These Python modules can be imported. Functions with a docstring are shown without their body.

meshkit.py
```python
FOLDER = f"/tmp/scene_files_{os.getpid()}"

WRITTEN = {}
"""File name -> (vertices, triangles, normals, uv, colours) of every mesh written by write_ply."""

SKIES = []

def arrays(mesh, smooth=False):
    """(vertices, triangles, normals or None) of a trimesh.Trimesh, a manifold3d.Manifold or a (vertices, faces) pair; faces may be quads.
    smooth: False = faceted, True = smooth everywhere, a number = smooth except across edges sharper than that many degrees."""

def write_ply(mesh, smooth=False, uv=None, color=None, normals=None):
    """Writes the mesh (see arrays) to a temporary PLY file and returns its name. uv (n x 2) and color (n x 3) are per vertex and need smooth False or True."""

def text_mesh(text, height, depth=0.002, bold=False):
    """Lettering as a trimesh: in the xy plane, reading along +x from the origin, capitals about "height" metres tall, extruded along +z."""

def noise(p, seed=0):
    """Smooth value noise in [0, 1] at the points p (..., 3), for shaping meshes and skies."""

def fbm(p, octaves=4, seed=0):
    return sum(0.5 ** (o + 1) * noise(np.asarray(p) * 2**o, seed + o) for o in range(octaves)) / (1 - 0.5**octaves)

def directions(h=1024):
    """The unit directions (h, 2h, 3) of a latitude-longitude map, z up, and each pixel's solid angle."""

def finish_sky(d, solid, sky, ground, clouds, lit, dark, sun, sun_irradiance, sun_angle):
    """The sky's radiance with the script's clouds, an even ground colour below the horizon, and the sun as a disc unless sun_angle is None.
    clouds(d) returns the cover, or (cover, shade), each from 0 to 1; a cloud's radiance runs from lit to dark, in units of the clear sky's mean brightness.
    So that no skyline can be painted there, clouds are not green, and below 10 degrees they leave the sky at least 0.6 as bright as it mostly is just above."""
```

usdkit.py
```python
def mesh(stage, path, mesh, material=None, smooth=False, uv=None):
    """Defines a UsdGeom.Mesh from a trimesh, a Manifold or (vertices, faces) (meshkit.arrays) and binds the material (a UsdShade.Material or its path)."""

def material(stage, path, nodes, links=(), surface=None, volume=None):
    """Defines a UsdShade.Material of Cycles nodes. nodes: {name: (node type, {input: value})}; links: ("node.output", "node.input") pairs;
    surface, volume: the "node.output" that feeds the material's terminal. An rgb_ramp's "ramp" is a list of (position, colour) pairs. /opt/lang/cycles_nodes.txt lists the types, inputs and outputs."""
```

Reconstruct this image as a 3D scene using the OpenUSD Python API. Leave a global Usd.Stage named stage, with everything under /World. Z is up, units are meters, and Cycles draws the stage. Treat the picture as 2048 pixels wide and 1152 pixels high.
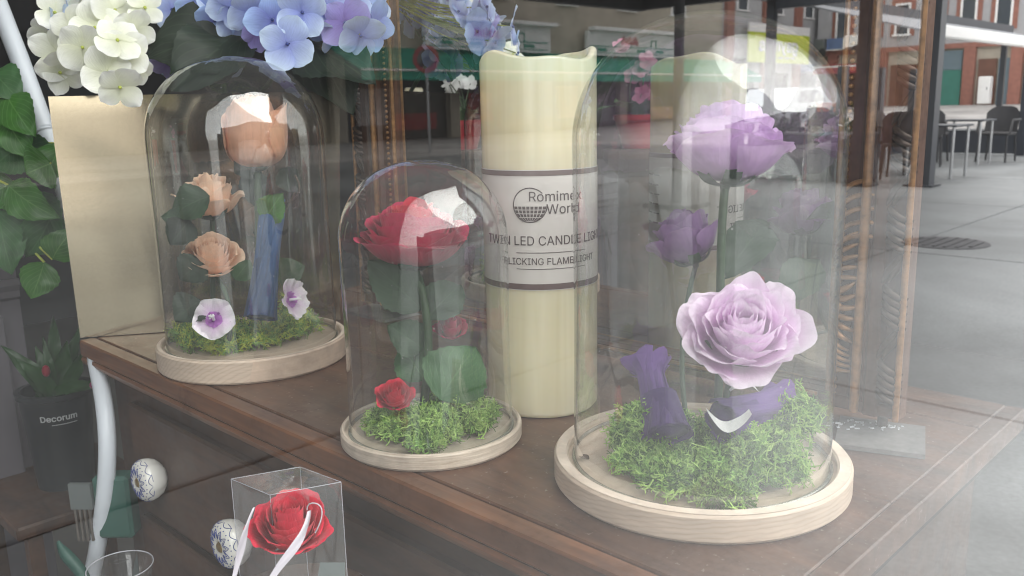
import math, random
import numpy as np
import trimesh, usdkit, meshkit
from shapely.geometry import Polygon
from pxr import Usd, UsdGeom, UsdLux, UsdShade, Gf, Sdf

stage = Usd.Stage.CreateInMemory()
UsdGeom.Xform.Define(stage, '/World')
UsdGeom.Scope.Define(stage, '/World/Looks')
PI = math.pi

# ------------------------------------------------------------------ camera
# world: x runs along the shop window, y into the shop (the street is y < 0.13), z up
EYE = np.array([0.0, 0.0, 1.05])
FPX, PITCH, ROLL, YAW = 1750.0, 0.2055, -0.0224, math.radians(44.3)   # focal length in pixels of a 2048 wide frame


def camera_axes():
    cp, sp = math.cos(PITCH), math.sin(PITCH)
    fw, rt = np.array([0, cp, -sp]), np.array([1.0, 0, 0])
    up = np.cross(rt, fw)
    rt, up = math.cos(ROLL) * rt + math.sin(ROLL) * up, math.cos(ROLL) * up - math.sin(ROLL) * rt
    m = np.array([[math.sin(YAW), math.cos(YAW), 0], [-math.cos(YAW), math.sin(YAW), 0], [0, 0, 1]])
    return m @ rt, m @ up, m @ fw


RT, UP, FW = camera_axes()
cam = UsdGeom.Camera.Define(stage, '/World/camera')
cam.CreateHorizontalApertureAttr(36.0)
cam.CreateFocalLengthAttr(36.0 * FPX / 2048)
cam.CreateFStopAttr(15.0)
cam.CreateFocusDistanceAttr(0.78)
cam.CreateClippingRangeAttr((0.01, 1000.0))
cam.CreateExposureAttr(2.12)
M4 = np.eye(4)
M4[0, :3], M4[1, :3], M4[2, :3], M4[3, :3] = RT, UP, -FW, EYE
cam.AddTransformOp().Set(Gf.Matrix4d(*M4.ravel().tolist()))

# ------------------------------------------------------------------ sky and sun (overcast)
SUN = np.array([0.35, -0.55, 0.76])
SUN /= np.linalg.norm(SUN)
SKY_STRENGTH, CLOUD = 0.1, 9.0
dome = UsdLux.DomeLight.Define(stage, '/World/sky')
sky = usdkit.material(stage, '/World/Looks/sky', {
    'tc': ('texture_coordinate', {}),
    'map': ('mapping', {'scale': (1, 1, 2.2)}),
    'n': ('noise_texture', {'scale': 2.2, 'detail': 6, 'roughness': 0.55}),
    'r': ('rgb_ramp', {'ramp': [(0.3, (CLOUD * .89, CLOUD * .875, CLOUD * .86)), (0.7, (CLOUD * 1.12, CLOUD * 1.10, CLOUD * 1.07))]}),
    's': ('sky_texture', {'sky_type': 'single_scattering', 'sun_disc': False, 'sun_elevation': float(math.asin(SUN[2])), 'sun_rotation': float(math.atan2(SUN[0], SUN[1]))}),
    'm': ('mix', {'fac': 0.86}),
    'b': ('background_shader', {'strength': SKY_STRENGTH}),
}, [('tc.generated', 'map.vector'), ('map.vector', 'n.vector'), ('n.fac', 'r.fac'), ('s.color', 'm.color1'), ('r.color', 'm.color2'), ('m.color', 'b.color')], surface='b.background')
UsdShade.MaterialBindingAPI.Apply(dome.GetPrim()).Bind(sky)
dome.GetPrim().SetCustomDataByKey('kind', 'structure')
sun = UsdLux.DistantLight.Define(stage, '/World/sun')
sun.CreateNormalizeAttr(True)
sun.CreateIntensityAttr(0.3)
sun.CreateAngleAttr(70.0)
sun.CreateColorAttr(Gf.Vec3f(1.0, 0.97, 0.92))
zz = SUN
xx = np.cross([0, 0, 1.0], zz); xx /= np.linalg.norm(xx)
yy = np.cross(zz, xx)
S4 = np.eye(4); S4[0, :3], S4[1, :3], S4[2, :3] = xx, yy, zz
sun.AddTransformOp().Set(Gf.Matrix4d(*S4.ravel().tolist()))


# ------------------------------------------------------------------ places (a direction through the lens laid onto real planes)
def ray(px, py):
    return (px - 1024) / FPX * RT - (py - 576) / FPX * UP + FW


def Wz(px, py, z): d = ray(px, py); return EYE + d * ((z - EYE[2]) / d[2])
def Wd(px, py, dist): return EYE + ray(px, py) * dist
def Wx(px, py, x): d = ray(px, py); return EYE + d * (x / d[0])
def Wy(px, py, y): d = ray(px, py); return EYE + d * (y / d[1])


GLASS_Y = 0.13


def street(p):
    """a point seen mirrored in the window -> where it stands in the street"""
    return np.array([p[0], 2 * GLASS_Y - p[1], p[2]])


# ------------------------------------------------------------------ prims
USED, LOC = {}, {}


def uniq(parent, name):
    k = parent + '/' + name
    n = USED.get(k, 0)
    USED[k] = n + 1
    return k if n == 0 else '%s_%03d' % (k, n)


def tag(path, label=None, cat=None, group=None, kind=None):
    p = stage.GetPrimAtPath(path)
    for k, v in (('label', label), ('category', cat), ('group', group), ('kind', kind)):
        if v:
            p.SetCustomDataByKey(k, v)
    return path


def thing(name, label, cat, loc=(0, 0, 0), group=None):
    path = uniq('/World', name)
    x = UsdGeom.Xform.Define(stage, path)
    x.AddTranslateOp().Set(Gf.Vec3d(*map(float, loc)))
    LOC[path] = np.asarray(loc, float)
    return tag(path, label, cat, group)


def part(parent, name, mesh, mat, smooth=True, label=None, kind=None):
    path = uniq(parent, name)
    base = LOC.get(parent, np.zeros(3))
    LOC[path] = base
    uv = None
    if len(mesh) == 3:
        mesh, uv = mesh[:2], mesh[2]
    v, f = np.asarray(mesh[0], float) - base, np.asarray(mesh[1], int)
    usdkit.mesh(stage, path, (v, f), M[mat] if isinstance(mat, str) else mat, smooth=smooth, uv=uv)
    return tag(path, label, None, None, kind)


def single(name, mesh, mat, label=None, cat=None, group=None, kind=None, smooth=True):
    return tag(part('/World', name, mesh, mat, smooth), label, cat, group, kind)


# ------------------------------------------------------------------ shapes: all (vertices, faces[, uv])
def tri(f):
    f = np.asarray(f, int)
    return np.vstack([f[:, [0, 1, 2]], f[:, [0, 2, 3]]]) if f.shape[1] == 4 else f


def join(*ms):
    ms = [m for m in ms if m is not None]
    V, F, U, n = [], [], [], 0
    for m in ms:
        V.append(m[0]); F.append(tri(m[1]) + n); n += len(m[0])
        if len(m) == 3:
            U.append(m[2])
    return (np.vstack(V), np.vstack(F), np.vstack(U)) if len(U) == len(ms) else (np.vstack(V), np.vstack(F))


def box(lo, hi, c=0.0):
    lo, hi = np.minimum(lo, hi).astype(float), np.maximum(lo, hi).astype(float)
    c = min(c, (hi - lo).min() * 0.45)
    if c <= 0:
        b = trimesh.creation.box(extents=hi - lo)
        return b.vertices + (lo + hi) / 2, b.faces
    pts = []
    for sx in (0, 1):
        for sy in (0, 1):
            for sz in (0, 1):
                q = np.where([sx, sy, sz], hi, lo)
                s = np.where([sx, sy, sz], -c, c)
                for k in range(3):
                    r = q + s
                    r[k] = q[k]
                    pts.append(r)
    h = trimesh.convex.convex_hull(np.array(pts))
    return np.array(h.vertices), np.array(h.faces)


def prism(poly, axis, a, b):
    """closed extrusion of a 2-D outline along axis 0/1/2 from a to b"""
    t = trimesh.creation.extrude_polygon(Polygon(poly), b - a, engine='earcut')
    v = np.array(t.vertices)
    u, w, h = v[:, 0], v[:, 1], v[:, 2] + a
    out = {0: np.c_[h, u, w], 1: np.c_[u, h, w], 2: np.c_[u, w, h]}[axis]
    f = np.array(t.faces)
    return out, (f[:, ::-1] if axis == 1 else f)


def revolve(prof, n=64, c=(0, 0, 0), closed=False):
    prof = np.asarray(prof, float)
    a = np.linspace(0, 2 * PI, n, endpoint=False)
    V = np.stack([np.outer(np.cos(a), prof[:, 0]), np.outer(np.sin(a), prof[:, 0]), np.outer(np.ones(n), prof[:, 1])], -1)
    k = len(prof)
    F = []
    for j in range(k if closed else k - 1):
        j2 = (j + 1) % k
        i = np.arange(n); i2 = (i + 1) % n
        F.append(np.c_[i * k + j, i2 * k + j, i2 * k + j2, i * k + j2])
    return V.reshape(-1, 3) + np.asarray(c, float), tri(np.vstack(F))


def tube(pts, r, n=10, caps=True):
    pts = np.asarray(pts, float)
    m = len(pts)
    r = np.broadcast_to(np.asarray(r, float), (m,))
    t = np.gradient(pts, axis=0)
    t /= np.linalg.norm(t, axis=1, keepdims=True) + 1e-12
    u = np.cross(t[0], [0.3, 0.2, 0.9]); u /= np.linalg.norm(u)
    V, a = [], np.linspace(0, 2 * PI, n, endpoint=False)
    for i in range(m):
        u = u - t[i] * (u @ t[i]); u /= np.linalg.norm(u)
        w = np.cross(t[i], u)
        V.append(pts[i] + r[i] * (np.outer(np.cos(a), u) + np.outer(np.sin(a), w)))
    V = np.vstack(V)
    F = []
    for i in range(m - 1):
        j = np.arange(n); j2 = (j + 1) % n
        F.append(np.c_[i * n + j, i * n + j2, (i + 1) * n + j2, (i + 1) * n + j])
    F = tri(np.vstack(F))
    if caps:
        V = np.vstack([V, pts[0], pts[-1]])
        j = np.arange(n); j2 = (j + 1) % n
        F = np.vstack([F, np.c_[j2, j, np.full(n, m * n)], np.c_[(m - 1) * n + j, (m - 1) * n + j2, np.full(n, m * n + 1)]])
    return V, F


def spline(pts, n=24):
    from scipy.interpolate import CubicSpline
    pts = np.asarray(pts, float)
    d = np.r_[0, np.cumsum(np.linalg.norm(np.diff(pts, axis=0), axis=1))]
    return CubicSpline(d, pts)(np.linspace(0, d[-1], n))


def grid(fn, nu, nv):
    u, v = np.meshgrid(np.linspace(0, 1, nu), np.linspace(0, 1, nv), indexing='ij')
    P = fn(u, v)
    i, j = np.meshgrid(np.arange(nu - 1), np.arange(nv - 1), indexing='ij')
    a = (i * nv + j).ravel()
    return P.reshape(-1, 3), tri(np.c_[a, a + nv, a + nv + 1, a + 1]), np.c_[u.ravel(), v.ravel()]


def sphere(c, r, sub=2, squash=(1, 1, 1)):
    s = trimesh.creation.icosphere(subdivisions=sub, radius=1)
    return np.array(s.vertices) * r * np.asarray(squash) + np.asarray(c), np.array(s.faces)


def frame_of(axis, roll=0.0):
    """3x3 whose third column is the axis"""
    a = np.asarray(axis, float); a = a / np.linalg.norm(a)
    h = np.array([0, 0, 1.0]) if abs(a[2]) < 0.95 else np.array([1.0, 0, 0])
    u = np.cross(h, a); u /= np.linalg.norm(u)
    w = np.cross(a, u)
    c, s = math.cos(roll), math.sin(roll)
    return np.c_[c * u + s * w, -s * u + c * w, a]


def placed(m, R=np.eye(3), p=(0, 0, 0)):
    return (np.asarray(m[0]) @ np.asarray(R).T + np.asarray(p),) + tuple(m[1:])


# ------------------------------------------------------------------ materials
M = {}


def mk(name, nodes, links, **kw):
    M[name] = usdkit.material(stage, '/World/Looks/' + name, nodes, links, **kw)


def plain(name, col, rough=0.5, metal=0.0, var=0.12, scale=6.0, bump=0.0, coat=0.0, spec=0.5, detail=5.0, stretch=(1, 1, 1)):
    c = np.array(col, float)
    nodes = {'g': ('geometry', {}), 'mp': ('mapping', {'scale': stretch}), 'n': ('noise_texture', {'scale': scale, 'detail': detail, 'roughness': 0.6}),
             'r': ('rgb_ramp', {'ramp': [(0.25, tuple(c * (1 - var))), (0.75, tuple(np.minimum(c * (1 + var), 1)))]}),
             'p': ('principled_bsdf', {'roughness': rough, 'metallic': metal, 'coat_weight': coat, 'coat_roughness': 0.1, 'specular_ior_level': spec})}
    links = [('g.position', 'mp.vector'), ('mp.vector', 'n.vector'), ('n.fac', 'r.fac'), ('r.color', 'p.base_color')]
    if bump:
        nodes['b'] = ('bump', {'strength': 0.5, 'distance': bump})
        links += [('n.fac', 'b.height'), ('b.normal', 'p.normal')]
    mk(name, nodes, links, surface='p.BSDF')


def petal_mat(name, base, edge, rough=0.55, trans=0.25, vein=0.06, deep=None):
    """colour runs from the petal's base to its lip (uv v); fine veins along it"""
    base, edge = np.array(base, float), np.array(edge, float)
    mk(name, {
        'uv': ('uvmap', {'attribute': 'st'}), 'x': ('separate_xyz', {}),
        'r': ('rgb_ramp', {'ramp': [(0.0, tuple(base)), (0.55, tuple((base + edge) / 2)), (1.0, tuple(edge))]}),
        'mp': ('mapping', {'scale': (26, 3.0, 1)}), 'n': ('noise_texture', {'scale': 1.0, 'detail': 5, 'distortion': 0.5}),
        'g': ('geometry', {}), 'n2': ('noise_texture', {'scale': 45, 'detail': 4}),
        'mr': ('map_range', {'from_min': 0.3, 'from_max': 0.7, 'to_min': 1 - vein, 'to_max': 1 + vein}),
        'mr2': ('map_range', {'from_min': 0.3, 'from_max': 0.7, 'to_min': 0.88, 'to_max': 1.10}),
        'mm': ('math', {'math_type': 'multiply'}),
        'vm': ('vector_math', {'math_type': 'scale'}),
        'b': ('bump', {'strength': 0.6, 'distance': 0.0010}),
        'p': ('principled_bsdf', {'roughness': rough, 'specular_ior_level': 0.3, 'sheen_weight': 0.15}),
        't': ('translucent_bsdf', {}), 'mix': ('mix_closure', {'fac': trans}),
    }, [('uv.UV', 'x.vector'), ('x.y', 'r.fac'), ('uv.UV', 'mp.vector'), ('mp.vector', 'n.vector'), ('n.fac', 'mr.value'), ('g.position', 'n2.vector'), ('n2.fac', 'mr2.value'),
        ('mr.result', 'mm.value1'), ('mr2.result', 'mm.value2'), ('r.color', 'vm.vector1'), ('mm.value', 'vm.scale'), ('vm.vector', 'p.base_color'), ('vm.vector', 't.color'),
        ('n.fac', 'b.height'), ('b.normal', 'p.normal'), ('p.BSDF', 'mix.closure1'), ('t.BSDF', 'mix.closure2')], surface='mix.closure')


def leaf_mat(name, col, light, rough=0.4, trans=0.15):
    """veined leaf: uv u across, v along"""
    col, light = np.array(col, float), np.array(light, float)
    mk(name, {
        'uv': ('uvmap', {'attribute': 'st'}), 'x': ('separate_xyz', {}),
        'a': ('math', {'math_type': 'subtract', 'value2': 0.5}), 'ab': ('math', {'math_type': 'absolute'}),
        'c': ('math', {'math_type': 'multiply_add', 'value2': -1.2}), 'w': ('math', {'math_type': 'multiply', 'value2': 42.0}), 'sn': ('math', {'math_type': 'sine'}),
        'vr': ('map_range', {'from_min': 0.82, 'from_max': 1.0, 'to_min': 0.0, 'to_max': 0.30, 'clamp': True}),
        'mid': ('map_range', {'from_min': 0.0, 'from_max': 0.025, 'to_min': 0.55, 'to_max': 0.0, 'clamp': True}),
        'mx': ('math', {'math_type': 'maximum'}),
        'g': ('geometry', {}), 'n': ('noise_texture', {'scale': 30, 'detail': 4}),
        'r': ('rgb_ramp', {'ramp': [(0.3, tuple(col * 0.7)), (0.7, tuple(col * 1.25))]}),
        'mc': ('mix', {'color2': tuple(light)}),
        'b': ('bump', {'strength': 0.4, 'distance': 0.0006, 'invert': True}),
        'p': ('principled_bsdf', {'roughness': rough, 'specular_ior_level': 0.45}), 't': ('translucent_bsdf', {}), 'mix': ('mix_closure', {'fac': trans}),
    }, [('uv.UV', 'x.vector'), ('x.x', 'a.value1'), ('a.value', 'ab.value1'), ('ab.value', 'c.value1'), ('x.y', 'c.value3'), ('c.value', 'w.value1'), ('w.value', 'sn.value1'), ('sn.value', 'vr.value'),
        ('ab.value', 'mid.value'), ('vr.result', 'mx.value1'), ('mid.result', 'mx.value2'), ('g.position', 'n.vector'), ('n.fac', 'r.fac'), ('r.color', 'mc.color1'), ('mx.value', 'mc.fac'),
        ('mc.color', 'p.base_color'), ('mc.color', 't.color'), ('mx.value', 'b.height'), ('b.normal', 'p.normal'), ('p.BSDF', 'mix.closure1'), ('t.BSDF', 'mix.closure2')], surface='mix.closure')


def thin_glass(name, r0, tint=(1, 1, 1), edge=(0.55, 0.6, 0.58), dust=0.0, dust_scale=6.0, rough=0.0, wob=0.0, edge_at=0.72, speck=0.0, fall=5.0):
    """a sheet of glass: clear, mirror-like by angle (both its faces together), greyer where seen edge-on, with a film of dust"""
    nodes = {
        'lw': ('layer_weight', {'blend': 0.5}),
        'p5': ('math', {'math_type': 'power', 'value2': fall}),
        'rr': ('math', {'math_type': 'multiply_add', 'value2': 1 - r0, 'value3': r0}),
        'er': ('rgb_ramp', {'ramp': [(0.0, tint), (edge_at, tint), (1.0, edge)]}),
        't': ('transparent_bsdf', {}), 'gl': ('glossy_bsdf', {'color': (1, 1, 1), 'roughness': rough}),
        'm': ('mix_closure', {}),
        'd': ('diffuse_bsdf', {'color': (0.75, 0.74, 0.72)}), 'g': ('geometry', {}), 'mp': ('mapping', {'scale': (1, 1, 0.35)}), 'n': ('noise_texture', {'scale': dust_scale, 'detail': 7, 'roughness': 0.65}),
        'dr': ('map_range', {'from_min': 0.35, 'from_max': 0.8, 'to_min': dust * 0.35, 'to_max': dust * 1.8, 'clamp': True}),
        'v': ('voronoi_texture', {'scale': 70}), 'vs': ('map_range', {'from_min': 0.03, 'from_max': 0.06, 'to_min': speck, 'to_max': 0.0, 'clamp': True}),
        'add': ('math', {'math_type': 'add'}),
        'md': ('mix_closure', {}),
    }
    links = [('lw.facing', 'p5.value1'), ('p5.value', 'rr.value1'), ('lw.facing', 'er.fac'), ('er.color', 't.color'), ('rr.value', 'm.fac'), ('t.BSDF', 'm.closure1'), ('gl.BSDF', 'm.closure2'),
             ('g.position', 'mp.vector'), ('mp.vector', 'n.vector'), ('n.fac', 'dr.value'), ('g.position', 'v.vector'), ('v.distance', 'vs.value'), ('dr.result', 'add.value1'), ('vs.result', 'add.value2'),
             ('add.value', 'md.fac'), ('m.closure', 'md.closure1'), ('d.BSDF', 'md.closure2')]
    if wob:
        nodes['wm'] = ('mapping', {'scale': (9, 9, 1.2)})
        nodes['wn'] = ('noise_texture', {'scale': 3, 'detail': 1})
        nodes['wb'] = ('bump', {'strength': 1.0, 'distance': wob})
        links += [('g.position', 'wm.vector'), ('wm.vector', 'wn.vector'), ('wn.fac', 'wb.height'), ('wb.normal', 'gl.normal')]
    mk(name, nodes, links, surface='md.closure')


thin_glass('pane_glass', 0.047, (0.94, 0.955, 0.945), (0.8, 0.84, 0.82), dust=0.004, dust_scale=5.0, fall=2.9)
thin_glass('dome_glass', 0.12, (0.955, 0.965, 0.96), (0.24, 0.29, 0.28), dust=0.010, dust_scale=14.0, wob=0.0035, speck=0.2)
thin_glass('acetate', 0.09, (0.94, 0.94, 0.96), (0.8, 0.8, 0.84), dust=0.03, dust_scale=20.0, wob=0.002)
plain('acetate_edge', (0.48, 0.48, 0.53), 0.2, var=0.05)


def wood(name, dark, light, rough=0.4, scale=1.0, axis=(1, 12, 12), coat=0.0, wear=None):
    nodes = {'g': ('geometry', {}), 'mp': ('mapping', {'scale': tuple(scale * np.array(axis, float))}), 'n': ('noise_texture', {'scale': 6.0, 'detail': 9, 'roughness': 0.62, 'distortion': 0.6}),
             'r': ('rgb_ramp', {'ramp': [(0.28, dark), (0.5, tuple((np.array(dark) + light) / 2)), (0.72, light)]}),
             'n2': ('noise_texture', {'scale': 14.0, 'detail': 6, 'roughness': 0.7}),
             'mr': ('map_range', {'from_min': 0.3, 'from_max': 0.7, 'to_min': 0.68, 'to_max': 1.3}),
             'vm': ('vector_math', {'math_type': 'scale'}),
             'rr': ('map_range', {'from_min': 0.3, 'from_max': 0.7, 'to_min': rough * 0.75, 'to_max': rough * 1.35}),
             'b': ('bump', {'strength': 0.35, 'distance': 0.0012}),
             'p': ('principled_bsdf', {'coat_weight': coat, 'coat_roughness': 0.25})}
    links = [('g.position', 'mp.vector'), ('mp.vector', 'n.vector'), ('n.fac', 'r.fac'), ('g.position', 'n2.vector'), ('n2.fac', 'mr.value'), ('r.color', 'vm.vector1'), ('mr.result', 'vm.scale'),
             ('vm.vector', 'p.base_color'), ('n2.fac', 'rr.value'), ('rr.result', 'p.roughness'), ('n.fac', 'b.height'), ('b.normal', 'p.normal')]
    if wear is not None:   # pale dust and rubbed spots
        nodes['v'] = ('noise_texture', {'scale': 190.0, 'detail': 3, 'roughness': 0.6})
        nodes['vr'] = ('map_range', {'from_min': 0.64, 'from_max': 0.72, 'to_min': 0.0, 'to_max': 0.55, 'clamp': True})
        nodes['mx'] = ('mix', {'color2': wear})
        links = [l for l in links if l != ('vm.vector', 'p.base_color')] + [('g.position', 'v.vector'), ('v.fac', 'vr.value'), ('vr.result', 'mx.fac'), ('vm.vector', 'mx.color1'), ('mx.color', 'p.base_color')]
    mk(name, nodes, links, surface='p.BSDF')


wood('table_wood', (0.036, 0.0145, 0.0075), (0.14, 0.066, 0.036), 0.36, axis=(5, 1.0, 6), wear=(0.3, 0.26, 0.22))
wood('drawer_wood', (0.02, 0.009, 0.005), (0.085, 0.04, 0.022), 0.42, axis=(6, 1.2, 5))
wood('moulding_wood', (0.05, 0.018, 0.008), (0.19, 0.08, 0.036), 0.38, axis=(9, 0.8, 9))
mk('maple_a', {'g': ('geometry', {}), 'mp': ('mapping', {'location': (-.50, -.18, -.62), 'scale': (1, 1, 1.6)}), 'w': ('wave_texture', {'wave_type': 'rings', 'rings_direction': 'x', 'scale': 55.0, 'distortion': 4.0, 'detail': 3.0, 'detail_scale': 1.2}),
               'r': ('rgb_ramp', {'ramp': [(0.0, (0.53, 0.415, 0.325)), (0.25, (0.575, 0.46, 0.365)), (1.0, (0.60, 0.485, 0.39))]}),
               'mp2': ('mapping', {'scale': (9, 9, 90)}), 'n': ('noise_texture', {'scale': 5, 'detail': 6}), 'mr': ('map_range', {'from_min': 0.3, 'from_max': 0.7, 'to_min': 0.90, 'to_max': 1.08}), 'n3': ('noise_texture', {'scale': 11, 'detail': 3}),
               'mr3': ('map_range', {'from_min': 0.35, 'from_max': 0.65, 'to_min': 0.90, 'to_max': 1.08}), 'mm': ('math', {'math_type': 'multiply'}), 'vm': ('vector_math', {'math_type': 'scale'}), 'p': ('principled_bsdf', {'roughness': 0.5})},
   [('g.position', 'mp.vector'), ('mp.vector', 'w.vector'), ('w.fac', 'r.fac'), ('g.position', 'mp2.vector'), ('mp2.vector', 'n.vector'), ('n.fac', 'mr.value'), ('g.position', 'n3.vector'), ('n3.fac', 'mr3.value'), ('mr.result', 'mm.value1'), ('mr3.result', 'mm.value2'),
    ('r.color', 'vm.vector1'), ('mm.value', 'vm.scale'), ('vm.vector', 'p.base_color')], surface='p.BSDF')
wood('maple_b', (0.44, 0.33, 0.255), (0.56, 0.44, 0.35), 0.5, axis=(2.5, 1, 18))
wood('maple_rim', (0.62, 0.505, 0.41), (0.71, 0.605, 0.515), 0.5, axis=(10, 2, 3))
wood('ash_side', (0.38, 0.305, 0.235), (0.68, 0.585, 0.49), 0.55, scale=2.0, axis=(2, 2, 40))
wood('frame_wood', (0.03, 0.012, 0.006), (0.13, 0.055, 0.027), 0.3, axis=(8, 8, 0.8))
plain('gilt', (0.33, 0.175, 0.075), 0.32, metal=0.5, var=0.4, scale=120)
plain('dark_gilt', (0.055, 0.034, 0.024), 0.22, metal=0.35, var=0.4, scale=90)
plain('groove', (0.012, 0.008, 0.006), 0.7)
mk('champagne', {'g': ('geometry', {}), 'n': ('noise_texture', {'scale': 260, 'detail': 2}), 'n2': ('noise_texture', {'scale': 3.0, 'detail': 1, 'distortion': 1.5}),
                 'r': ('rgb_ramp', {'ramp': [(0.3, (0.40, 0.335, 0.24)), (0.7, (0.425, 0.358, 0.26))]}), 'b': ('bump', {'strength': 0.03, 'distance': 0.0004}), 'b2': ('bump', {'strength': 0.5, 'distance': 0.012}),
                 'p': ('principled_bsdf', {'metallic': 1.0, 'roughness': 0.12})},
   [('g.position', 'n.vector'), ('g.position', 'n2.vector'), ('n.fac', 'r.fac'), ('r.color', 'p.base_color'), ('n2.fac', 'b2.height'), ('b2.normal', 'b.normal'), ('n.fac', 'b.height'), ('b.normal', 'p.normal')], surface='p.BSDF')
mk('mirror_glass', {'g': ('geometry', {}), 'n': ('noise_texture', {'scale': 25, 'detail': 5}), 'r': ('rgb_ramp', {'ramp': [(0.3, (0.66, 0.66, 0.65)), (0.6, (0.78, 0.79, 0.78))]}), 'p': ('principled_bsdf', {'metallic': 1.0, 'roughness': 0.015})},
   [('g.position', 'n.vector'), ('n.fac', 'r.fac'), ('r.color', 'p.base_color')], surface='p.BSDF')
plain('iron_plate', (0.2, 0.19, 0.185), 0.5, metal=0.4, var=0.25, scale=70)
plain('paint_flake', (0.62, 0.64, 0.68), 0.6, scale=300)

petal_mat('lilac', (0.55, 0.28, 0.62), (0.82, 0.58, 0.88), trans=0.3)
petal_mat('pale_lilac', (0.82, 0.46, 0.80), (0.96, 0.82, 0.96), trans=0.35)
petal_mat('red_petal', (0.28, 0.004, 0.025), (0.60, 0.012, 0.095), vein=0.08, trans=0.2)
petal_mat('red_bright', (0.42, 0.008, 0.02), (0.68, 0.02, 0.06), vein=0.08, trans=0.2)
petal_mat('peach', (0.78, 0.40, 0.22), (0.90, 0.68, 0.52), trans=0.3)
petal_mat('peach_deep', (0.74, 0.34, 0.19), (0.86, 0.52, 0.36))
petal_mat('purple', (0.085, 0.03, 0.20), (0.23, 0.11, 0.40), vein=0.06)
petal_mat('blue_furled', (0.01, 0.04, 0.14), (0.035, 0.11, 0.28), vein=0.08)
petal_mat('white_petal', (0.78, 0.80, 0.60), (0.93, 0.93, 0.91), vein=0.03)
petal_mat('fallen_white', (0.90, 0.89, 0.90), (0.94, 0.93, 0.94), vein=0.03)
petal_mat('hibiscus_white', (0.74, 0.48, 0.77), (0.90, 0.87, 0.90), vein=0.05)
petal_mat('hibiscus_throat', (0.30, 0.05, 0.38), (0.55, 0.22, 0.62), vein=0.1)
petal_mat('mauve', (0.20, 0.08, 0.26), (0.40, 0.22, 0.48))
petal_mat('hydrangea_blue', (0.17, 0.20, 0.58), (0.42, 0.58, 0.88), vein=0.05)
petal_mat('hydrangea_pale', (0.25, 0.30, 0.68), (0.62, 0.75, 0.93), vein=0.05)
petal_mat('hydrangea_violet', (0.22, 0.14, 0.50), (0.46, 0.42, 0.80), vein=0.07)
petal_mat('pink_petal', (0.35, 0.06, 0.16), (0.55, 0.22, 0.34))
leaf_mat('dark_leaf', (0.009, 0.021, 0.010), (0.035, 0.06, 0.03), 0.55)
leaf_mat('rose_leaf', (0.02, 0.05, 0.02), (0.05, 0.1, 0.045), 0.5)
leaf_mat('mid_leaf', (0.045, 0.13, 0.04), (0.10, 0.22, 0.08), 0.5)
leaf_mat('bright_leaf', (0.06, 0.19, 0.03), (0.2, 0.42, 0.12), 0.32, 0.25)
leaf_mat('strap_leaf', (0.018, 0.06, 0.014), (0.03, 0.09, 0.025), 0.35)
plain('stem', (0.03, 0.06, 0.025), 0.55, var=0.3, scale=60)
plain('brown_stem', (0.06, 0.035, 0.02), 0.6, var=0.3, scale=60)
plain('yellow_green', (0.42, 0.48, 0.08), 0.5)
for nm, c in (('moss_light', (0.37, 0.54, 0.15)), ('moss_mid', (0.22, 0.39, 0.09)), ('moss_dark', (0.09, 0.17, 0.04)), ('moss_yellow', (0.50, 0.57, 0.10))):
    plain(nm, c, 0.75, var=0.35, scale=120, spec=0.2)
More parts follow.
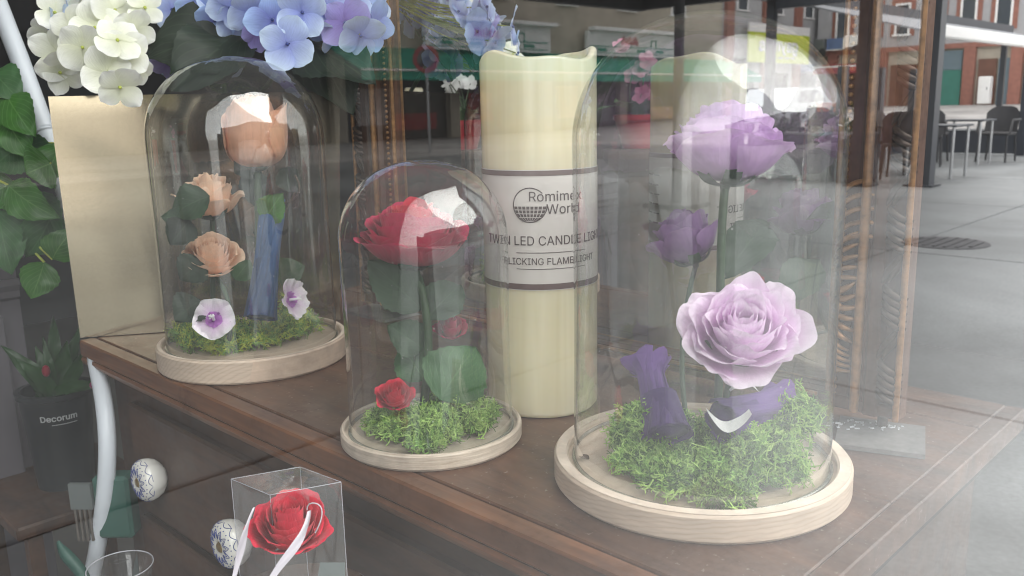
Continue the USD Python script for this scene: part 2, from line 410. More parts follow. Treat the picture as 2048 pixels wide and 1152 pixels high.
mk('wax', {'g': ('geometry', {}), 'mp': ('mapping', {'scale': (38, 38, 1.5)}), 'n': ('noise_texture', {'scale': 2.0, 'detail': 6, 'distortion': 0.8}), 'r': ('rgb_ramp', {'ramp': [(0.3, (0.60, 0.525, 0.345)), (0.7, (0.67, 0.60, 0.43))]}),
           'b': ('bump', {'strength': 0.5, 'distance': 0.0006}), 'p': ('principled_bsdf', {'roughness': 0.45, 'subsurface_weight': 0.35, 'subsurface_radius': (0.03, 0.02, 0.01), 'subsurface_scale': 0.4, 'coat_weight': 0.7, 'coat_roughness': 0.06})},
   [('g.position', 'mp.vector'), ('mp.vector', 'n.vector'), ('n.fac', 'r.fac'), ('r.color', 'p.base_color'), ('n.fac', 'b.height'), ('b.normal', 'p.coat_normal')], surface='p.BSDF')
plain('label_paper', (0.62, 0.575, 0.545), 0.35, var=0.03, coat=0.4)
plain('label_brown', (0.13, 0.085, 0.08), 0.4, var=0.08, coat=0.3)
plain('ink', (0.10, 0.075, 0.075), 0.5, var=0.05)
plain('ink_blue', (0.03, 0.05, 0.22), 0.35, var=0.2, scale=200)
plain('porcelain', (0.80, 0.78, 0.74), 0.12, var=0.03, coat=0.6)
plain('brass', (0.42, 0.3, 0.14), 0.35, metal=0.9, var=0.2, scale=80)
plain('ribbon', (0.60, 0.56, 0.62), 0.28, var=0.05, scale=90, stretch=(1, 1, 1))
plain('white_plastic', (0.66, 0.70, 0.76), 0.35, var=0.04)
plain('cupboard_paint', (0.11, 0.10, 0.115), 0.5, var=0.08, scale=9)
plain('black_iron', (0.02, 0.02, 0.022), 0.4, metal=0.5)
plain('black_pot', (0.012, 0.014, 0.016), 0.3, var=0.2)
plain('white_print', (0.42, 0.43, 0.44), 0.5, var=0.03)
plain('teal_paper', (0.022, 0.085, 0.066), 0.5, var=0.15)
plain('grey_card', (0.11, 0.125, 0.125), 0.5, var=0.06)
plain('pale_slat', (0.11, 0.095, 0.085), 0.5, var=0.06)
plain('red_pot', (0.30, 0.012, 0.02), 0.35, var=0.2)
plain('terracotta', (0.5, 0.3, 0.16), 0.6, var=0.15)
plain('soil', (0.02, 0.014, 0.01), 0.9, var=0.4, scale=60)
# room and street
plain('room_wall', (0.075, 0.07, 0.072), 0.8, var=0.2, scale=2)
plain('room_dark', (0.03, 0.03, 0.034), 0.7, var=0.2, scale=2)
plain('room_floor', (0.10, 0.095, 0.09), 0.4, var=0.25, scale=3)
plain('dark_metal', (0.018, 0.022, 0.03), 0.4, var=0.2, scale=3)
plain('chair_black', (0.02, 0.02, 0.023), 0.5, var=0.2, scale=20)
plain('alu', (0.42, 0.43, 0.44), 0.35, metal=0.7, var=0.08)
plain('awning_grey', (0.28, 0.29, 0.31), 0.8, var=0.06)
plain('canopy_grey', (0.34, 0.33, 0.32), 0.8, var=0.08, scale=1)
plain('white_paint', (0.78, 0.78, 0.77), 0.4, var=0.04)
plain('awning_green', (0.01, 0.28, 0.19), 0.7, var=0.08, scale=2)
plain('sign_green', (0.02, 0.25, 0.17), 0.5)
plain('sign_red', (0.45, 0.03, 0.05), 0.5)
plain('sign_lime', (0.52, 0.62, 0.02), 0.5, var=0.04)
plain('sign_blue', (0.10, 0.16, 0.32), 0.5)
plain('awning_red', (0.36, 0.06, 0.07), 0.7)
plain('brick_red', (0.27, 0.115, 0.085), 0.8, var=0.25, scale=5)
plain('render_grey', (0.38, 0.38, 0.39), 0.85, var=0.12, scale=1.5)
plain('render_tan', (0.42, 0.38, 0.31), 0.85, var=0.15, scale=1.5)
plain('terrace_wood', (0.16, 0.125, 0.10), 0.7, var=0.3, scale=8)
plain('slate_dark', (0.06, 0.06, 0.065), 0.6, var=0.3, scale=1.2)
plain('shop_dark', (0.03, 0.03, 0.033), 0.3, var=0.5, scale=1.2)
plain('shutter_blue', (0.12, 0.17, 0.20), 0.6, var=0.1, scale=3)
plain('door_green', (0.03, 0.17, 0.13), 0.5, var=0.12, scale=3)
plain('door_brown', (0.12, 0.05, 0.03), 0.5, var=0.2, scale=3)
plain('window_pane', (0.05, 0.06, 0.07), 0.08)
plain('car_silver', (0.42, 0.46, 0.48), 0.25, metal=0.6, var=0.03)
plain('tyre', (0.02, 0.02, 0.02), 0.8)
plain('orange_bin', (0.40, 0.10, 0.04), 0.5)
plain('cast_iron', (0.05, 0.05, 0.055), 0.6, metal=0.5, var=0.4, scale=30)
plain('cover_grey', (0.30, 0.30, 0.34), 0.6, var=0.1)


def concrete(name, col):
    c = np.array(col, float)
    mk(name, {'g': ('geometry', {}), 'n': ('noise_texture', {'scale': 0.55, 'detail': 9, 'roughness': 0.62, 'distortion': 0.4}), 'n2': ('noise_texture', {'scale': 60, 'detail': 4}),
              'r': ('rgb_ramp', {'ramp': [(0.3, tuple(c * 0.5)), (0.5, tuple(c)), (0.7, tuple(c * 1.45))]}), 'mr': ('map_range', {'from_min': 0.3, 'from_max': 0.7, 'to_min': 0.88, 'to_max': 1.12}),
              'vm': ('vector_math', {'math_type': 'scale'}), 'b': ('bump', {'strength': 0.3, 'distance': 0.004}), 'p': ('principled_bsdf', {'roughness': 0.6})},
       [('g.position', 'n.vector'), ('g.position', 'n2.vector'), ('n.fac', 'r.fac'), ('n2.fac', 'mr.value'), ('r.color', 'vm.vector1'), ('mr.result', 'vm.scale'), ('vm.vector', 'p.base_color'), ('n2.fac', 'b.height'), ('b.normal', 'p.normal')], surface='p.BSDF')


concrete('pavement', (0.165, 0.176, 0.180))
concrete('far_pavement', (0.36, 0.35, 0.34))
# ------------------------------------------------------------------ the street (y < 0.13), seen only as a reflection in the window
def mir(m):
    v = np.array(m[0], float); v[:, 1] = 2 * GLASS_Y - v[:, 1]
    return (v, tri(m[1])[:, ::-1]) + tuple(m[2:])


def sbox(lo, hi, c=0.0):      # a box given in mirrored distances (x, metres behind the window, z)
    return mir(box(lo, hi, c))


rng = np.random.default_rng(7)
single('ground', (np.array([[-250, -300, -0.03], [300, -300, -0.03], [300, 0.1, -0.03], [-250, 0.1, -0.03]], float), np.array([[0, 1, 2], [0, 2, 3]])), 'far_pavement', kind='structure')
pv = thing('pavement', None, None)
tag(pv, kind='structure')
SX, SY, SP = 3.09, 2.33, 3.1
for i in range(-4, 5):
    for j in range(-1, 4):
        x0, y0 = SX + i * SP, SY + j * SP
        ya = max(y0, 0.16)
        part(pv, 'slab', sbox((x0 + 0.008, ya + 0.008, -0.12), (x0 + SP - 0.008, y0 + SP - 0.008, 0.0 + rng.uniform(-0.002, 0.002)), 0.006), 'pavement', smooth=False)
single('raised_pavement', mir(prism([(26, -.025), (49.7, .56), (75, .56), (75, -.5), (26, -.5)], 1, -12, 23.8)), 'far_pavement', kind='structure', smooth=False)

mh = thing('manhole_cover', 'round dark cast iron manhole cover in the concrete pavement', 'manhole cover', street((6.71, 2.13, 0)))
part(mh, 'cover', placed(revolve([(0, 0.004), (0.27, 0.004), (0.29, 0.001), (0.3, -0.01)], 40), p=street((6.71, 2.13, 0.004))), 'cast_iron', 30)
for k in range(-3, 4):
    w = math.sqrt(max(0.25 ** 2 - (k * 0.07) ** 2, 0))
    part(mh, 'rib', sbox((6.71 - w, 2.13 + k * 0.07 - 0.012, 0.006), (6.71 + w, 2.13 + k * 0.07 + 0.012, 0.013)), 'cast_iron', False)
m2 = thing('manhole_cover', 'pale grey manhole cover nearest the window', 'manhole cover', street((6.6, 1.2, 0)))
part(m2, 'cover', placed(revolve([(0, 0.004), (0.27, 0.004), (0.29, 0.001), (0.3, -0.01)], 40), p=street((6.6, 1.2, 0.004))), 'cover_grey', 30)
part(m2, 'ring', placed(revolve([(0.2, 0.004), (0.2, 0.009), (0.22, 0.009), (0.22, 0.004)], 40), p=street((6.6, 1.2, 0.004))), 'cast_iron', 30)


def window_a(b, x0, x1, z0, z1, y, frame='white_paint'):
    f = part(b, 'window', join(sbox((x0, y - 0.06, z0), (x0 + 0.09, y, z1)), sbox((x1 - 0.09, y - 0.06, z0), (x1, y, z1)), sbox((x0 + .09, y - 0.06, z1 - 0.09), (x1 - .09, y, z1)), sbox((x0 - .08, y - 0.12, z0 - .07), (x1 + .08, y, z0))), frame, False)
    part(f, 'pane', sbox((x0 + 0.09, y - 0.02, z0), (x1 - 0.09, y + 0.01, z1 - 0.09)), 'window_pane', False)


def window_b(b, y0, y1, z0, z1, x, frame='white_paint'):
    f = part(b, 'window', join(sbox((x - 0.06, y0, z0), (x, y0 + .1, z1)), sbox((x - 0.06, y1 - .1, z0), (x, y1, z1)), sbox((x - 0.06, y0 + .1, z1 - .1), (x, y1 - .1, z1)), sbox((x - 0.14, y0 - .08, z0 - .1), (x, y1 + .08, z0))), frame, False)
    part(f, 'pane', sbox((x - 0.02, y0 + .1, z0), (x + 0.01, y1 - .1, z1 - .1)), 'window_pane', False)


# green-awning shop building, parallel to the window
b = thing('shop_building', 'tan building across the street above the green awning', 'building', street((12, 24, 0)))
part(b, 'wall', sbox((16.1, 24, 2.9), (40, 32, 11)), 'render_tan', False)
part(b, 'plinth', sbox((16.1, 24.1, -0.02), (40, 32, 2.9)), 'shop_dark', False)
for k in range(6, 11):
    x0 = -4.5 + k * 4.0
    window_a(b, x0, x0 + 1.2, 5.0, 6.9, 24)
    window_a(b, x0, x0 + 1.2, 8.0, 9.9, 24)
for k in range(4, 9):
    x0 = -3.5 + k * 5.0
    part(b, 'pier', sbox((x0, 23.85, -0.02), (x0 + .5, 24.1, 2.9)), 'render_tan', False)
    part(b, 'display', sbox((x0 + 1.0, 23.95, 0.5), (x0 + 2.2, 24.1, rng.uniform(1.1, 1.9))), ['red_pot', 'terracotta', 'shutter_blue', 'grey_card', 'render_grey'][k % 5], False)
    part(b, 'display', sbox((x0 + 2.6, 23.95, 0.3), (x0 + 4.4, 24.1, rng.uniform(0.8, 1.5))), ['pale_slat', 'teal_paper', 'grey_card', 'red_pot', 'terracotta'][(k * 2) % 5], False)
part(b, 'cornice', sbox((16.1, 23.7, 10.8), (40, 24, 11.2)), 'render_grey', False)
b = thing('dark_building', 'dark slate clad building left of the green awning', 'building', street((5, 24, 0)))
part(b, 'wall', sbox((-22, 23.5, 3.0), (16, 32, 10)), 'slate_dark', False)
part(b, 'ground_floor', sbox((-22, 23.7, -.02), (16, 32, 2.99)), 'slate_dark', False)
for k in range(9):
    window_a(b, -20.5 + k * 4, -19 + k * 4, 4.6, 6.6, 23.5, 'dark_metal')
    part(b, 'shop_opening', sbox((-20.8 + k * 4, 23.62, .2), (-18.4 + k * 4, 23.7, 2.5)), 'window_pane', False)
aw = thing('green_awning', 'long green shop awning across the street', 'awning', street((27, 24, 2)))
part(aw, 'cloth', mir(prism([(24.0, 3.05), (22.3, 2.24), (22.3, 2.2), (24.0, 3.0)], 0, 16.5, 41)), 'awning_green', False)
part(aw, 'valance', sbox((16.5, 22.26, 1.92), (41, 22.3, 2.2)), 'awning_green', False)
part(aw, 'front_bar', sbox((16.5, 22.22, 2.2), (41, 22.31, 2.26)), 'white_paint', False)
for nm, xa, xb, lab in (('left', 20.2, 26.6, 'white shop sign with red and green print, left of the two above the green awning'), ('right', 28.9, 35.2, 'white shop sign with red and green print, right of the two above the green awning')):
    sg = thing('shop_sign', lab, 'sign', street((xa, 23.6, 3)))
    part(sg, 'board', sbox((xa, 23.55, 3.02), (xb, 23.7, 3.98)), 'white_paint', False)
    part(sg, 'lamp_bar', sbox((xa + .1, 23.2, 4.0), (xb + .1, 23.6, 4.14), 0.02), 'white_paint', False)
    L = xb - xa
    for q in range(9):
        hh = 0.3 + 0.05 * math.sin(q * 2.1)
        part(sg, 'red_stroke', sbox((xa + L * (.36 + .022 * q), 23.53, 3.5), (xa + L * (.36 + .022 * q) + .07, 23.552, 3.5 + hh)), 'sign_red', False)
    part(sg, 'green_line', sbox((xa + .15, 23.53, 3.38), (xa + L * .7, 23.552, 3.42)), 'sign_green', False)
    part(sg, 'green_line', sbox((xa + L * .72, 23.53, 3.38), (xb - .15, 23.552, 3.42)), 'sign_green', False)
    part(sg, 'green_line', sbox((xa + .15, 23.53, 3.12), (xb - .15, 23.552, 3.15)), 'sign_green', False)
    for q in range(4):
        part(sg, 'green_print', sbox((xa + L * (.1 + .22 * q), 23.53, 3.2), (xa + L * (.1 + .22 * q) + .6, 23.552, 3.32)), 'sign_green', False)
    part(sg, 'green_cross', join(sbox((xa + L * .7, 23.53, 3.42), (xa + L * .7 + .06, 23.552, 3.75)), sbox((xa + L * .76, 23.53, 3.42), (xa + L * .76 + .06, 23.552, 3.75)), sbox((xa + L * .7 + .06, 23.53, 3.69), (xa + L * .76, 23.552, 3.75))), 'sign_green', False)

b = thing('corner_building', 'grey building with red brick piers behind the lime green sign', 'building', street((45, 24, 0)))
part(b, 'wall', sbox((40.05, 24, -0.02), (56, 32, 10)), 'render_grey', False)
for x0 in (40.2, 44.0, 47.6):
    part(b, 'pier', sbox((x0, 23.8, -0.02), (x0 + .7, 24, 7)), 'brick_red', False)
    window_a(b, x0 + 1.2, x0 + 2.3, 5.6, 7.4, 24)
    part(b, 'shop_opening', sbox((x0 + .9, 23.9, 0.1), (x0 + 3.0, 24, 2.5)), 'shop_dark', False)
sg = thing('lime_sign', 'lime green shop sign with white gaymas lettering', 'sign', street((45, 23.5, 3)))
part(sg, 'board', sbox((41.9, 23.5, 2.98), (48.6, 23.62, 4.5)), 'sign_lime', False)
part(sg, 'header', sbox((41.9, 23.5, 4.51), (48.6, 23.62, 4.95)), 'white_paint', False)
t = meshkit.text_mesh('gaymas', 0.62, 0.02, bold=True)
tv = np.array(t.vertices); tv[:, 0] *= 1.35; tl = tv[:, 0].max()
part(sg, 'lettering', (np.c_[47.2 - tv[:, 0], 2 * GLASS_Y - 23.5 + 0.005 + tv[:, 2] + 0.02, 3.62 + tv[:, 1]], np.array(t.faces)), 'white_paint', False)
t = meshkit.text_mesh('gaymas', 0.62, 0.01, bold=True)
tv = np.array(t.vertices); tv[:, 0] = (tv[:, 0] * 1.35 - tl / 2) * 1.05 + tl / 2
part(sg, 'lettering_shadow', (np.c_[47.2 - tv[:, 0], 2 * GLASS_Y - 23.5 + 0.003 + tv[:, 2], 3.57 + tv[:, 1]], np.array(t.faces)), 'sign_blue', False)
for q in range(5):
    part(sg, 'small_print', sbox((43.6 + q * .7, 23.47, 3.2), (44.1 + q * .7, 23.5, 3.3)), 'render_grey', False)

def zbox(lo, hi, c=0.0): return sbox((lo[0], lo[1], lo[2] + .46), (hi[0], hi[1], hi[2] + .46), c)


# building facing the square at its far end
b = thing('far_building', 'grey upper storeys and red brick piers of the building across the square', 'building', street((50, 14, 0)))
part(b, 'wall', zbox((50, 0.5, 3.0), (60, 23.7, 11)), 'render_grey', False)
part(b, 'ground_floor', zbox((50.1, 0.5, 0.1), (60, 23.7, 3.0)), 'render_tan', False)
part(b, 'string_course', zbox((49.85, 0.5, 3.0), (50, 23.7, 3.25)), 'brick_red', False)
for y0 in (1, 4.2, 7.6, 10.6, 12.9, 15.1, 16.9, 19.6, 22.4):
    part(b, 'pier', zbox((49.8, y0, 0.1), (50.1, y0 + .55, 2.99)), 'brick_red', False)
for k in range(13):
    y0 = 2.0 + k * 1.65
    for z0 in (3.9, 7.0):
        part(b, 'surround', zbox((49.94, y0 - .22, z0 - .1), (49.995, y0 + 1.02, z0 + 1.85)), 'brick_red', False)
        window_b(b, y0, y0 + 0.8, z0 + .46, z0 + 2.06, 49.93)
part(b, 'door', zbox((49.96, 15.75, 0.1), (50.1, 16.85, 1.9)), 'door_green', False, label='green door of the far building')
part(b, 'shutter', zbox((49.96, 15.75, 1.92), (50.1, 16.85, 2.9)), 'shutter_blue', False)
part(b, 'door', zbox((49.96, 14.1, 0.1), (50.1, 14.95, 2.4)), 'door_brown', False, label='dark brown door of the far building')
part(b, 'shutter', zbox((49.96, 13.5, 0.1), (50.1, 14.0, 2.4)), 'shutter_blue', False)
part(b, 'shutter', zbox((49.96, 11.3, 0.1), (50.1, 12.8, 2.6)), 'shutter_blue', False)
part(b, 'door', zbox((49.96, 18.0, 0.1), (50.1, 19.4, 2.3)), 'door_brown', False)
part(b, 'shop_opening', zbox((49.96, 20.3, 0.1), (50.1, 22.3, 2.2)), 'shop_dark', False)
part(b, 'shop_opening', zbox((49.96, 8.3, 0.1), (50.1, 10.4, 2.4)), 'shop_dark', False)
ub = thing('utility_cabinet', 'white metal utility cabinet on the far pavement', 'cabinet', street((49, 14.3, 0)))
part(ub, 'body', zbox((48.8, 14.0, 0.16), (49.3, 14.55, 1.5), .03), 'white_paint', False)
part(ub, 'door', zbox((48.78, 14.05, 0.35), (48.8, 14.5, 1.42)), 'white_paint', False)
part(ub, 'lock', zbox((48.76, 14.1, 0.85), (48.78, 14.14, 0.98)), 'dark_metal', False)
ra = thing('red_awning', 'dusty red shop awning with a white stripe and navy end', 'awning', street((49, 22, 2)))
part(ra, 'cloth', mir(prism([(49.8, 2.95), (48.6, 2.55), (48.6, 2.4), (49.8, 2.8)], 1, 20.6, 23.2)), 'awning_red', False)
part(ra, 'stripe', zbox((48.55, 20.6, 2.27), (48.6, 23.2, 2.36)), 'white_paint', False)
part(ra, 'end_panel', zbox((48.5, 23.2, 2.1), (48.7, 24.0, 2.5)), 'sign_blue', False)
for i, (ya, yb, za, zb, m, lab) in enumerate(((20.9, 21.8, 3.35, 4.0, 'white_paint', 'white air conditioning unit on the far wall, beside the blue sign'), (23.0, 23.6, 3.3, 3.9, 'grey_card', 'pale grey box unit on the far wall over the navy awning end'))):
    ac = thing('air_conditioner', lab, 'air conditioner', street((49.5, ya, za)))
    part(ac, 'case', zbox((49.3, ya, za), (49.8, yb, zb), .03), m, False)
    part(ac, 'grille', placed(mir(revolve([(0, 0), (.22, 0), (.24, .02)], 20))[:2], np.array([[0, 0, -1], [0, 1, 0], [1, 0, 0.]]), street((49.28, (ya + yb) / 2, (za + zb) / 2))), 'dark_metal', 30)
bs = thing('blue_sign', 'small blue sign with white edge on the far wall', 'sign', street((49.5, 22, 3)))
part(bs, 'board', zbox((49.5, 21.95, 3.3), (49.6, 22.9, 3.9)), 'sign_blue', False)
part(bs, 'edge', zbox((49.45, 21.85, 3.3), (49.62, 21.95, 3.9)), 'white_paint', False)
part(bs, 'edge', zbox((49.45, 21.95, 3.24), (49.62, 22.9, 3.3)), 'white_paint', False)

# round traffic sign
P0 = Wd(852, 118, 20.0)
ts = thing('traffic_sign', 'round red bordered traffic sign on a grey pole', 'traffic sign', street((P0[0], P0[1], 0)))
fr = frame_of([-0.8, 0.6, 0])
disc = revolve([(0, 0.012), (0.29, 0.012), (0.31, 0), (0.29, -0.012), (0, -0.012)], 32)
ctr = street(P0)
part(ts, 'plate', placed(disc, fr, ctr), 'awning_red', 30)
part(ts, 'face', placed(revolve([(0, 0.016), (0.21, 0.016), (0.215, 0.01)], 32), fr, ctr), 'grey_card', 30)
part(ts, 'bar', placed(box((-0.045, -0.2, 0.0165), (0.045, 0.2, 0.022)), fr @ np.array([[.7, -.7, 0], [.7, .7, 0], [0, 0, 1.]]), ctr), 'dark_metal', False)
part(ts, 'pole', tube([ctr + [0, 0, -0.26] - fr[:, 2] * .04, [ctr[0], ctr[1], 0] - fr[:, 2] * .04], 0.035), 'alu')

# terrace canopy in front of the window, with its pole
cy = thing('terrace_canopy', 'grey flat terrace canopy with dark edge beams', 'canopy', street((7, 5, 2.4)))
part(cy, 'cloth', sbox((3.4, 3.4, 2.42), (10.2, 7.4, 2.46)), 'canopy_grey', False)
for lo, hi in (((3.3, 7.36, 2.28), (10.3, 7.5, 2.5)), ((3.3, 3.3, 2.28), (10.3, 3.42, 2.5)), ((10.2, 3.42, 2.29), (10.33, 7.36, 2.49)), ((3.3, 3.42, 2.29), (3.42, 7.36, 2.49))):
    part(cy, 'beam', sbox(lo, hi), 'dark_metal', False)
for q in range(3):
    part(cy, 'rib', sbox((5.0 + 1.8 * q, 3.42, 2.34), (5.06 + 1.8 * q, 7.36, 2.40)), 'dark_metal', False)
part(cy, 'pole', tube([street((7.55, 5.0, 0)), street((7.55, 5.0, 2.42))], 0.05, 12), 'dark_metal')
part(cy, 'foot', sbox((7.3, 4.75, 0), (7.8, 5.25, 0.05), .01), 'dark_metal', False)

# cafe awning and terrace screen
ca = thing('cafe_awning', 'grey cafe awning with a white front bar', 'awning', street((18, 6, 2.3)))
a0, a1, a2, a3 = np.array([15.9, 8.4, 2.9]), np.array([16.5, 5.9, 2.17]), np.array([31, 5.9, 2.17]), np.array([31, 8.4, 2.9])
part(ca, 'cloth', mir((np.array([a0, a1, a2, a3, a0 + [0, 0, .03], a1 + [0, 0, .03], a2 + [0, 0, .03], a3 + [0, 0, .03]]), np.array([[0, 1, 2, 3], [7, 6, 5, 4], [0, 4, 5, 1], [1, 5, 6, 2], [2, 6, 7, 3], [3, 7, 4, 0]])))[:2], 'awning_grey', False)
part(ca, 'front_bar', sbox((16.45, 5.74, 2.08), (31, 5.92, 2.3), .03), 'white_paint', False)
part(ca, 'rear_beam', sbox((7.5, 8.35, 2.88), (31, 8.6, 3.12)), 'dark_metal', False)
part(ca, 'side_beam', sbox((15.8, 2.6, 2.72), (15.95, 8.35, 2.9)), 'dark_metal', False)
for k, x0 in enumerate((15.85, 24.0, 30.6)):
    part(ca, 'post', sbox((x0, 8.4, 0), (x0 + .15, 8.55, 2.88)), 'dark_metal', False)
sc = thing('terrace_screen', 'low black terrace screen with dark posts around the cafe tables', 'screen', street((17, 4.4, 0)))
part(sc, 'panel', sbox((10.8, 6.2, 0.03), (17.3, 6.25, 0.43)), 'dark_metal', False)
part(sc, 'panel', sbox((17.25, 1.2, 0.03), (17.3, 6.2, 0.43)), 'dark_metal', False)
part(sc, 'top_rail', join(sbox((10.8, 6.18, 0.43), (17.3, 6.27, 0.46)), sbox((17.22, 1.2, 0.43), (17.31, 6.18, 0.46))), 'alu', False)
for x0, y0, h in ((17.2, 4.3, 1.55), (17.2, 6.2, 1.55), (14.0, 6.15, 1.55), (10.75, 6.15, 1.6), (17.2, 1.2, 1.55), (15.5, 6.15, 1.55)):
    part(sc, 'post', sbox((x0, y0, 0), (x0 + .16, y0 + .12, h)), 'dark_metal', False)
for x0, y0, w, lab in ((10.55, 4.3, .2, 'black steel terrace column nearer the mirror frame'), (10.85, 3.68, .22, 'black steel terrace column beside the round manhole')):
    co = thing('terrace_column', lab, 'column', street((x0, y0, 0)))
    part(co, 'shaft', sbox((x0, y0, 0.02), (x0 + .18, y0 + w, 3.0)), 'dark_metal', False)
    part(co, 'base', sbox((x0 - .06, y0 - .06, 0), (x0 + .24, y0 + w + .06, .02)), 'dark_metal', False)
low = thing('planter_box', 'long black planter box of dark shrubs on the terrace', 'planter', street((11.5, 5, 0)))
part(low, 'box', sbox((10.9, 4.5, 0), (11.4, 6.1, 0.62), .02), 'dark_metal', False)
sv = []
for q in range(260):
    c = street((rng.uniform(10.9, 11.4), rng.uniform(4.5, 6.1), 0.62 + abs(rng.normal(0, .14))))
    Rq = frame_of(rng.normal(size=3), rng.uniform(0, 6))
    sv.append((np.array([[-.05, 0, 0], [0, -.03, .01], [.05, 0, 0], [0, .03, .01]]) @ Rq.T + c, np.array([[0, 1, 2], [0, 2, 3]])))
part(low, 'shrub_leaves', join(*sv), 'rose_leaf', False, kind='stuff')


def cafe_table(x, y, lab):
    t = thing('cafe_table', lab, 'table', street((x, y, 0)))
    part(t, 'table_top', sbox((x - .33, y - .33, .66), (x + .33, y + .33, .685), .006), 'dark_metal', False)
    for sx in (-1, 1):
        for sy in (-1, 1):
            part(t, 'leg', tube([street((x + sx * .28, y + sy * .28, 0)), street((x + sx * .28, y + sy * .28, .66))], .018, 8), 'alu')


def cafe_chair(x, y, a, lab):
    t = thing('cafe_chair', lab, 'chair', street((x, y, 0)))
    c, s = math.cos(a), math.sin(a)
    R = np.array([[c, -s, 0], [s, c, 0], [0, 0, 1]])
    P = lambda m: mir(placed(m, R, (x, y, 0)))
    part(t, 'seat', P(box((-.22, -.22, .42), (.22, .22, .47), .015)), 'chair_black', False)
    bk = grid(lambda u, v: np.stack([-.24 - .05 * v + .09 * (2 * u - 1) ** 2, (u - .5) * .48, .47 + v * .40 * (1 - .25 * (2 * u - 1) ** 4)], -1), 9, 5)[:2]
    bk2 = (bk[0] + [.025, 0, 0], bk[1][:, ::-1])
    part(t, 'backrest', P(join(bk, bk2)), 'chair_black')
    for sy in (-1, 1):
        part(t, 'arm', P(tube([(-.25, sy * .24, .66), (.12, sy * .25, .66), (.2, sy * .24, .45)], .018, 6)), 'chair_black')
        for sx in (-1, 1):
            part(t, 'leg', P(tube([(sx * .2, sy * .2, .42), (sx * .23, sy * .22, 0)], .016, 6)), 'chair_black')


for x, y, lab in ((14.9, 4.55, 'square aluminium cafe table furthest from the window, by the black screen'), (12.3, 4.1, 'square aluminium cafe table between the dark chairs'), (13.2, 5.5, 'square aluminium cafe table behind the mirror frame')):
    cafe_table(x, y, lab)
for x, y, a, lab in ((14.2, 4.9, 0.3, 'dark cafe chair with rounded back at the furthest table'), (15.2, 5.2, -1.6, 'dark cafe chair on the street side of the furthest table'), (11.8, 4.35, .2, 'dark cafe chair nearest the window'),
                     (12.5, 4.75, -1.5, 'dark cafe chair behind the middle table'), (13.0, 4.9, 2.2, 'dark cafe chair between two tables'), (12.6, 5.7, .1, 'dark cafe chair beside the planter box'), (15.6, 4.3, 3.1, 'dark cafe chair against the black screen')):
    cafe_chair(x, y, a, lab)

# the shop's own plant rack on the pavement, left of the window
pr_ = thing('plant_rack', 'dark rack of potted greenery outside the shop, left of the window', 'plant rack', street((-1.0, .95, 0)))
for z in (.25, .62, .98):
    part(pr_, 'shelf', sbox((-1.15, .78, z), (-.35, 1.12, z + .02)), 'terrace_wood', False)
part(pr_, 'backboard', sbox((-1.15, 1.125, .03), (-.35, 1.14, 1.35)), 'terrace_wood', False)
for x0 in (-1.18, -.35):
    part(pr_, 'upright', sbox((x0, .78, 0), (x0 + .03, 1.12, 1.35)), 'dark_metal', False)
for z in (.27, .64, 1.0):
    for q in range(4):
        pc_ = street((-1.05 + q * .2, .95, z))
        part(pr_, 'pot', placed(revolve([(0, .002), (.055, .002), (.075, .12), (.07, .12), (.065, .1), (0, .1)], 16), p=pc_), 'black_pot', 40)
        sv = []
        for _ in range(70):
            d_ = rng.normal(size=3); d_[2] = abs(d_[2]); d_ /= np.linalg.norm(d_)
            Rq = frame_of(d_ + rng.normal(0, .5, 3), rng.uniform(0, 6))
            sv.append((np.array([[-.035, 0, 0], [0, -.02, .006], [.035, 0, 0], [0, .02, .006]]) @ Rq.T + pc_ + [0, 0, .12] + d_ * [.11, .11, .17] * rng.uniform(.4, 1), np.array([[0, 1, 2], [0, 2, 3]])))
        part(pr_, 'foliage', join(*sv), 'rose_leaf', False, kind='stuff')

# parked car and litter bin beyond the terrace
cx, cyy = 27.0, 13.6
car = thing('parked_car', 'pale silver parked car beyond the terrace', 'car', street((cx, cyy, 0)))
prof = [(-2.1, .35), (-2.15, .75), (-1.75, .9), (-1.2, 1.38), (.35, 1.42), (1.05, .98), (1.95, .82), (2.1, .5), (2.05, .3)]
part(car, 'body', mir(prism([(cx + a, z) for a, z in prof], 1, cyy - .82, cyy + .82)), 'car_silver', False)
for sgn in (-1, 1):
    yy0 = cyy + sgn * .825
    part(car, 'side_window', mir(prism([(cx - 1.2, .95), (cx - 1.0, 1.3), (cx + .25, 1.33), (cx + .8, .97)], 1, yy0 - .01, yy0 + .01)), 'window_pane', False)
    for xw in (-1.3, 1.3):
        part(car, 'wheel', mir(placed(revolve([(0, -.1), (.29, -.1), (.32, -.06), (.32, .06), (.29, .1), (0, .1)], 20), frame_of([0, 1, 0]), (cx + xw, cyy + sgn * .78, .32))), 'tyre', 30)
part(car, 'windscreen', mir((np.array([[cx + .42, cyy - .7, 1.40], [cx + .42, cyy + .7, 1.40], [cx + 1.04, cyy + .76, 1.0], [cx + 1.04, cyy - .76, 1.0]]) + [.012, 0, .012], np.array([[0, 1, 2, 3], [3, 2, 1, 0]]))), 'window_pane', False)
lb = thing('litter_bin', 'orange red litter bin beyond the terrace', 'bin', street((18.5, 8.4, 0)))
part(lb, 'body', placed(revolve([(0, 0.02), (.24, .02), (.28, .9), (.3, .92), (.3, .96), (.26, .96), (.24, .1), (0, .1)], 20), p=street((18.5, 8.4, 0))), 'orange_bin', 30)
part(lb, 'post', tube([street((18.5, 8.7, 0)), street((18.5, 8.7, 1.2))], .03, 8), 'dark_metal')
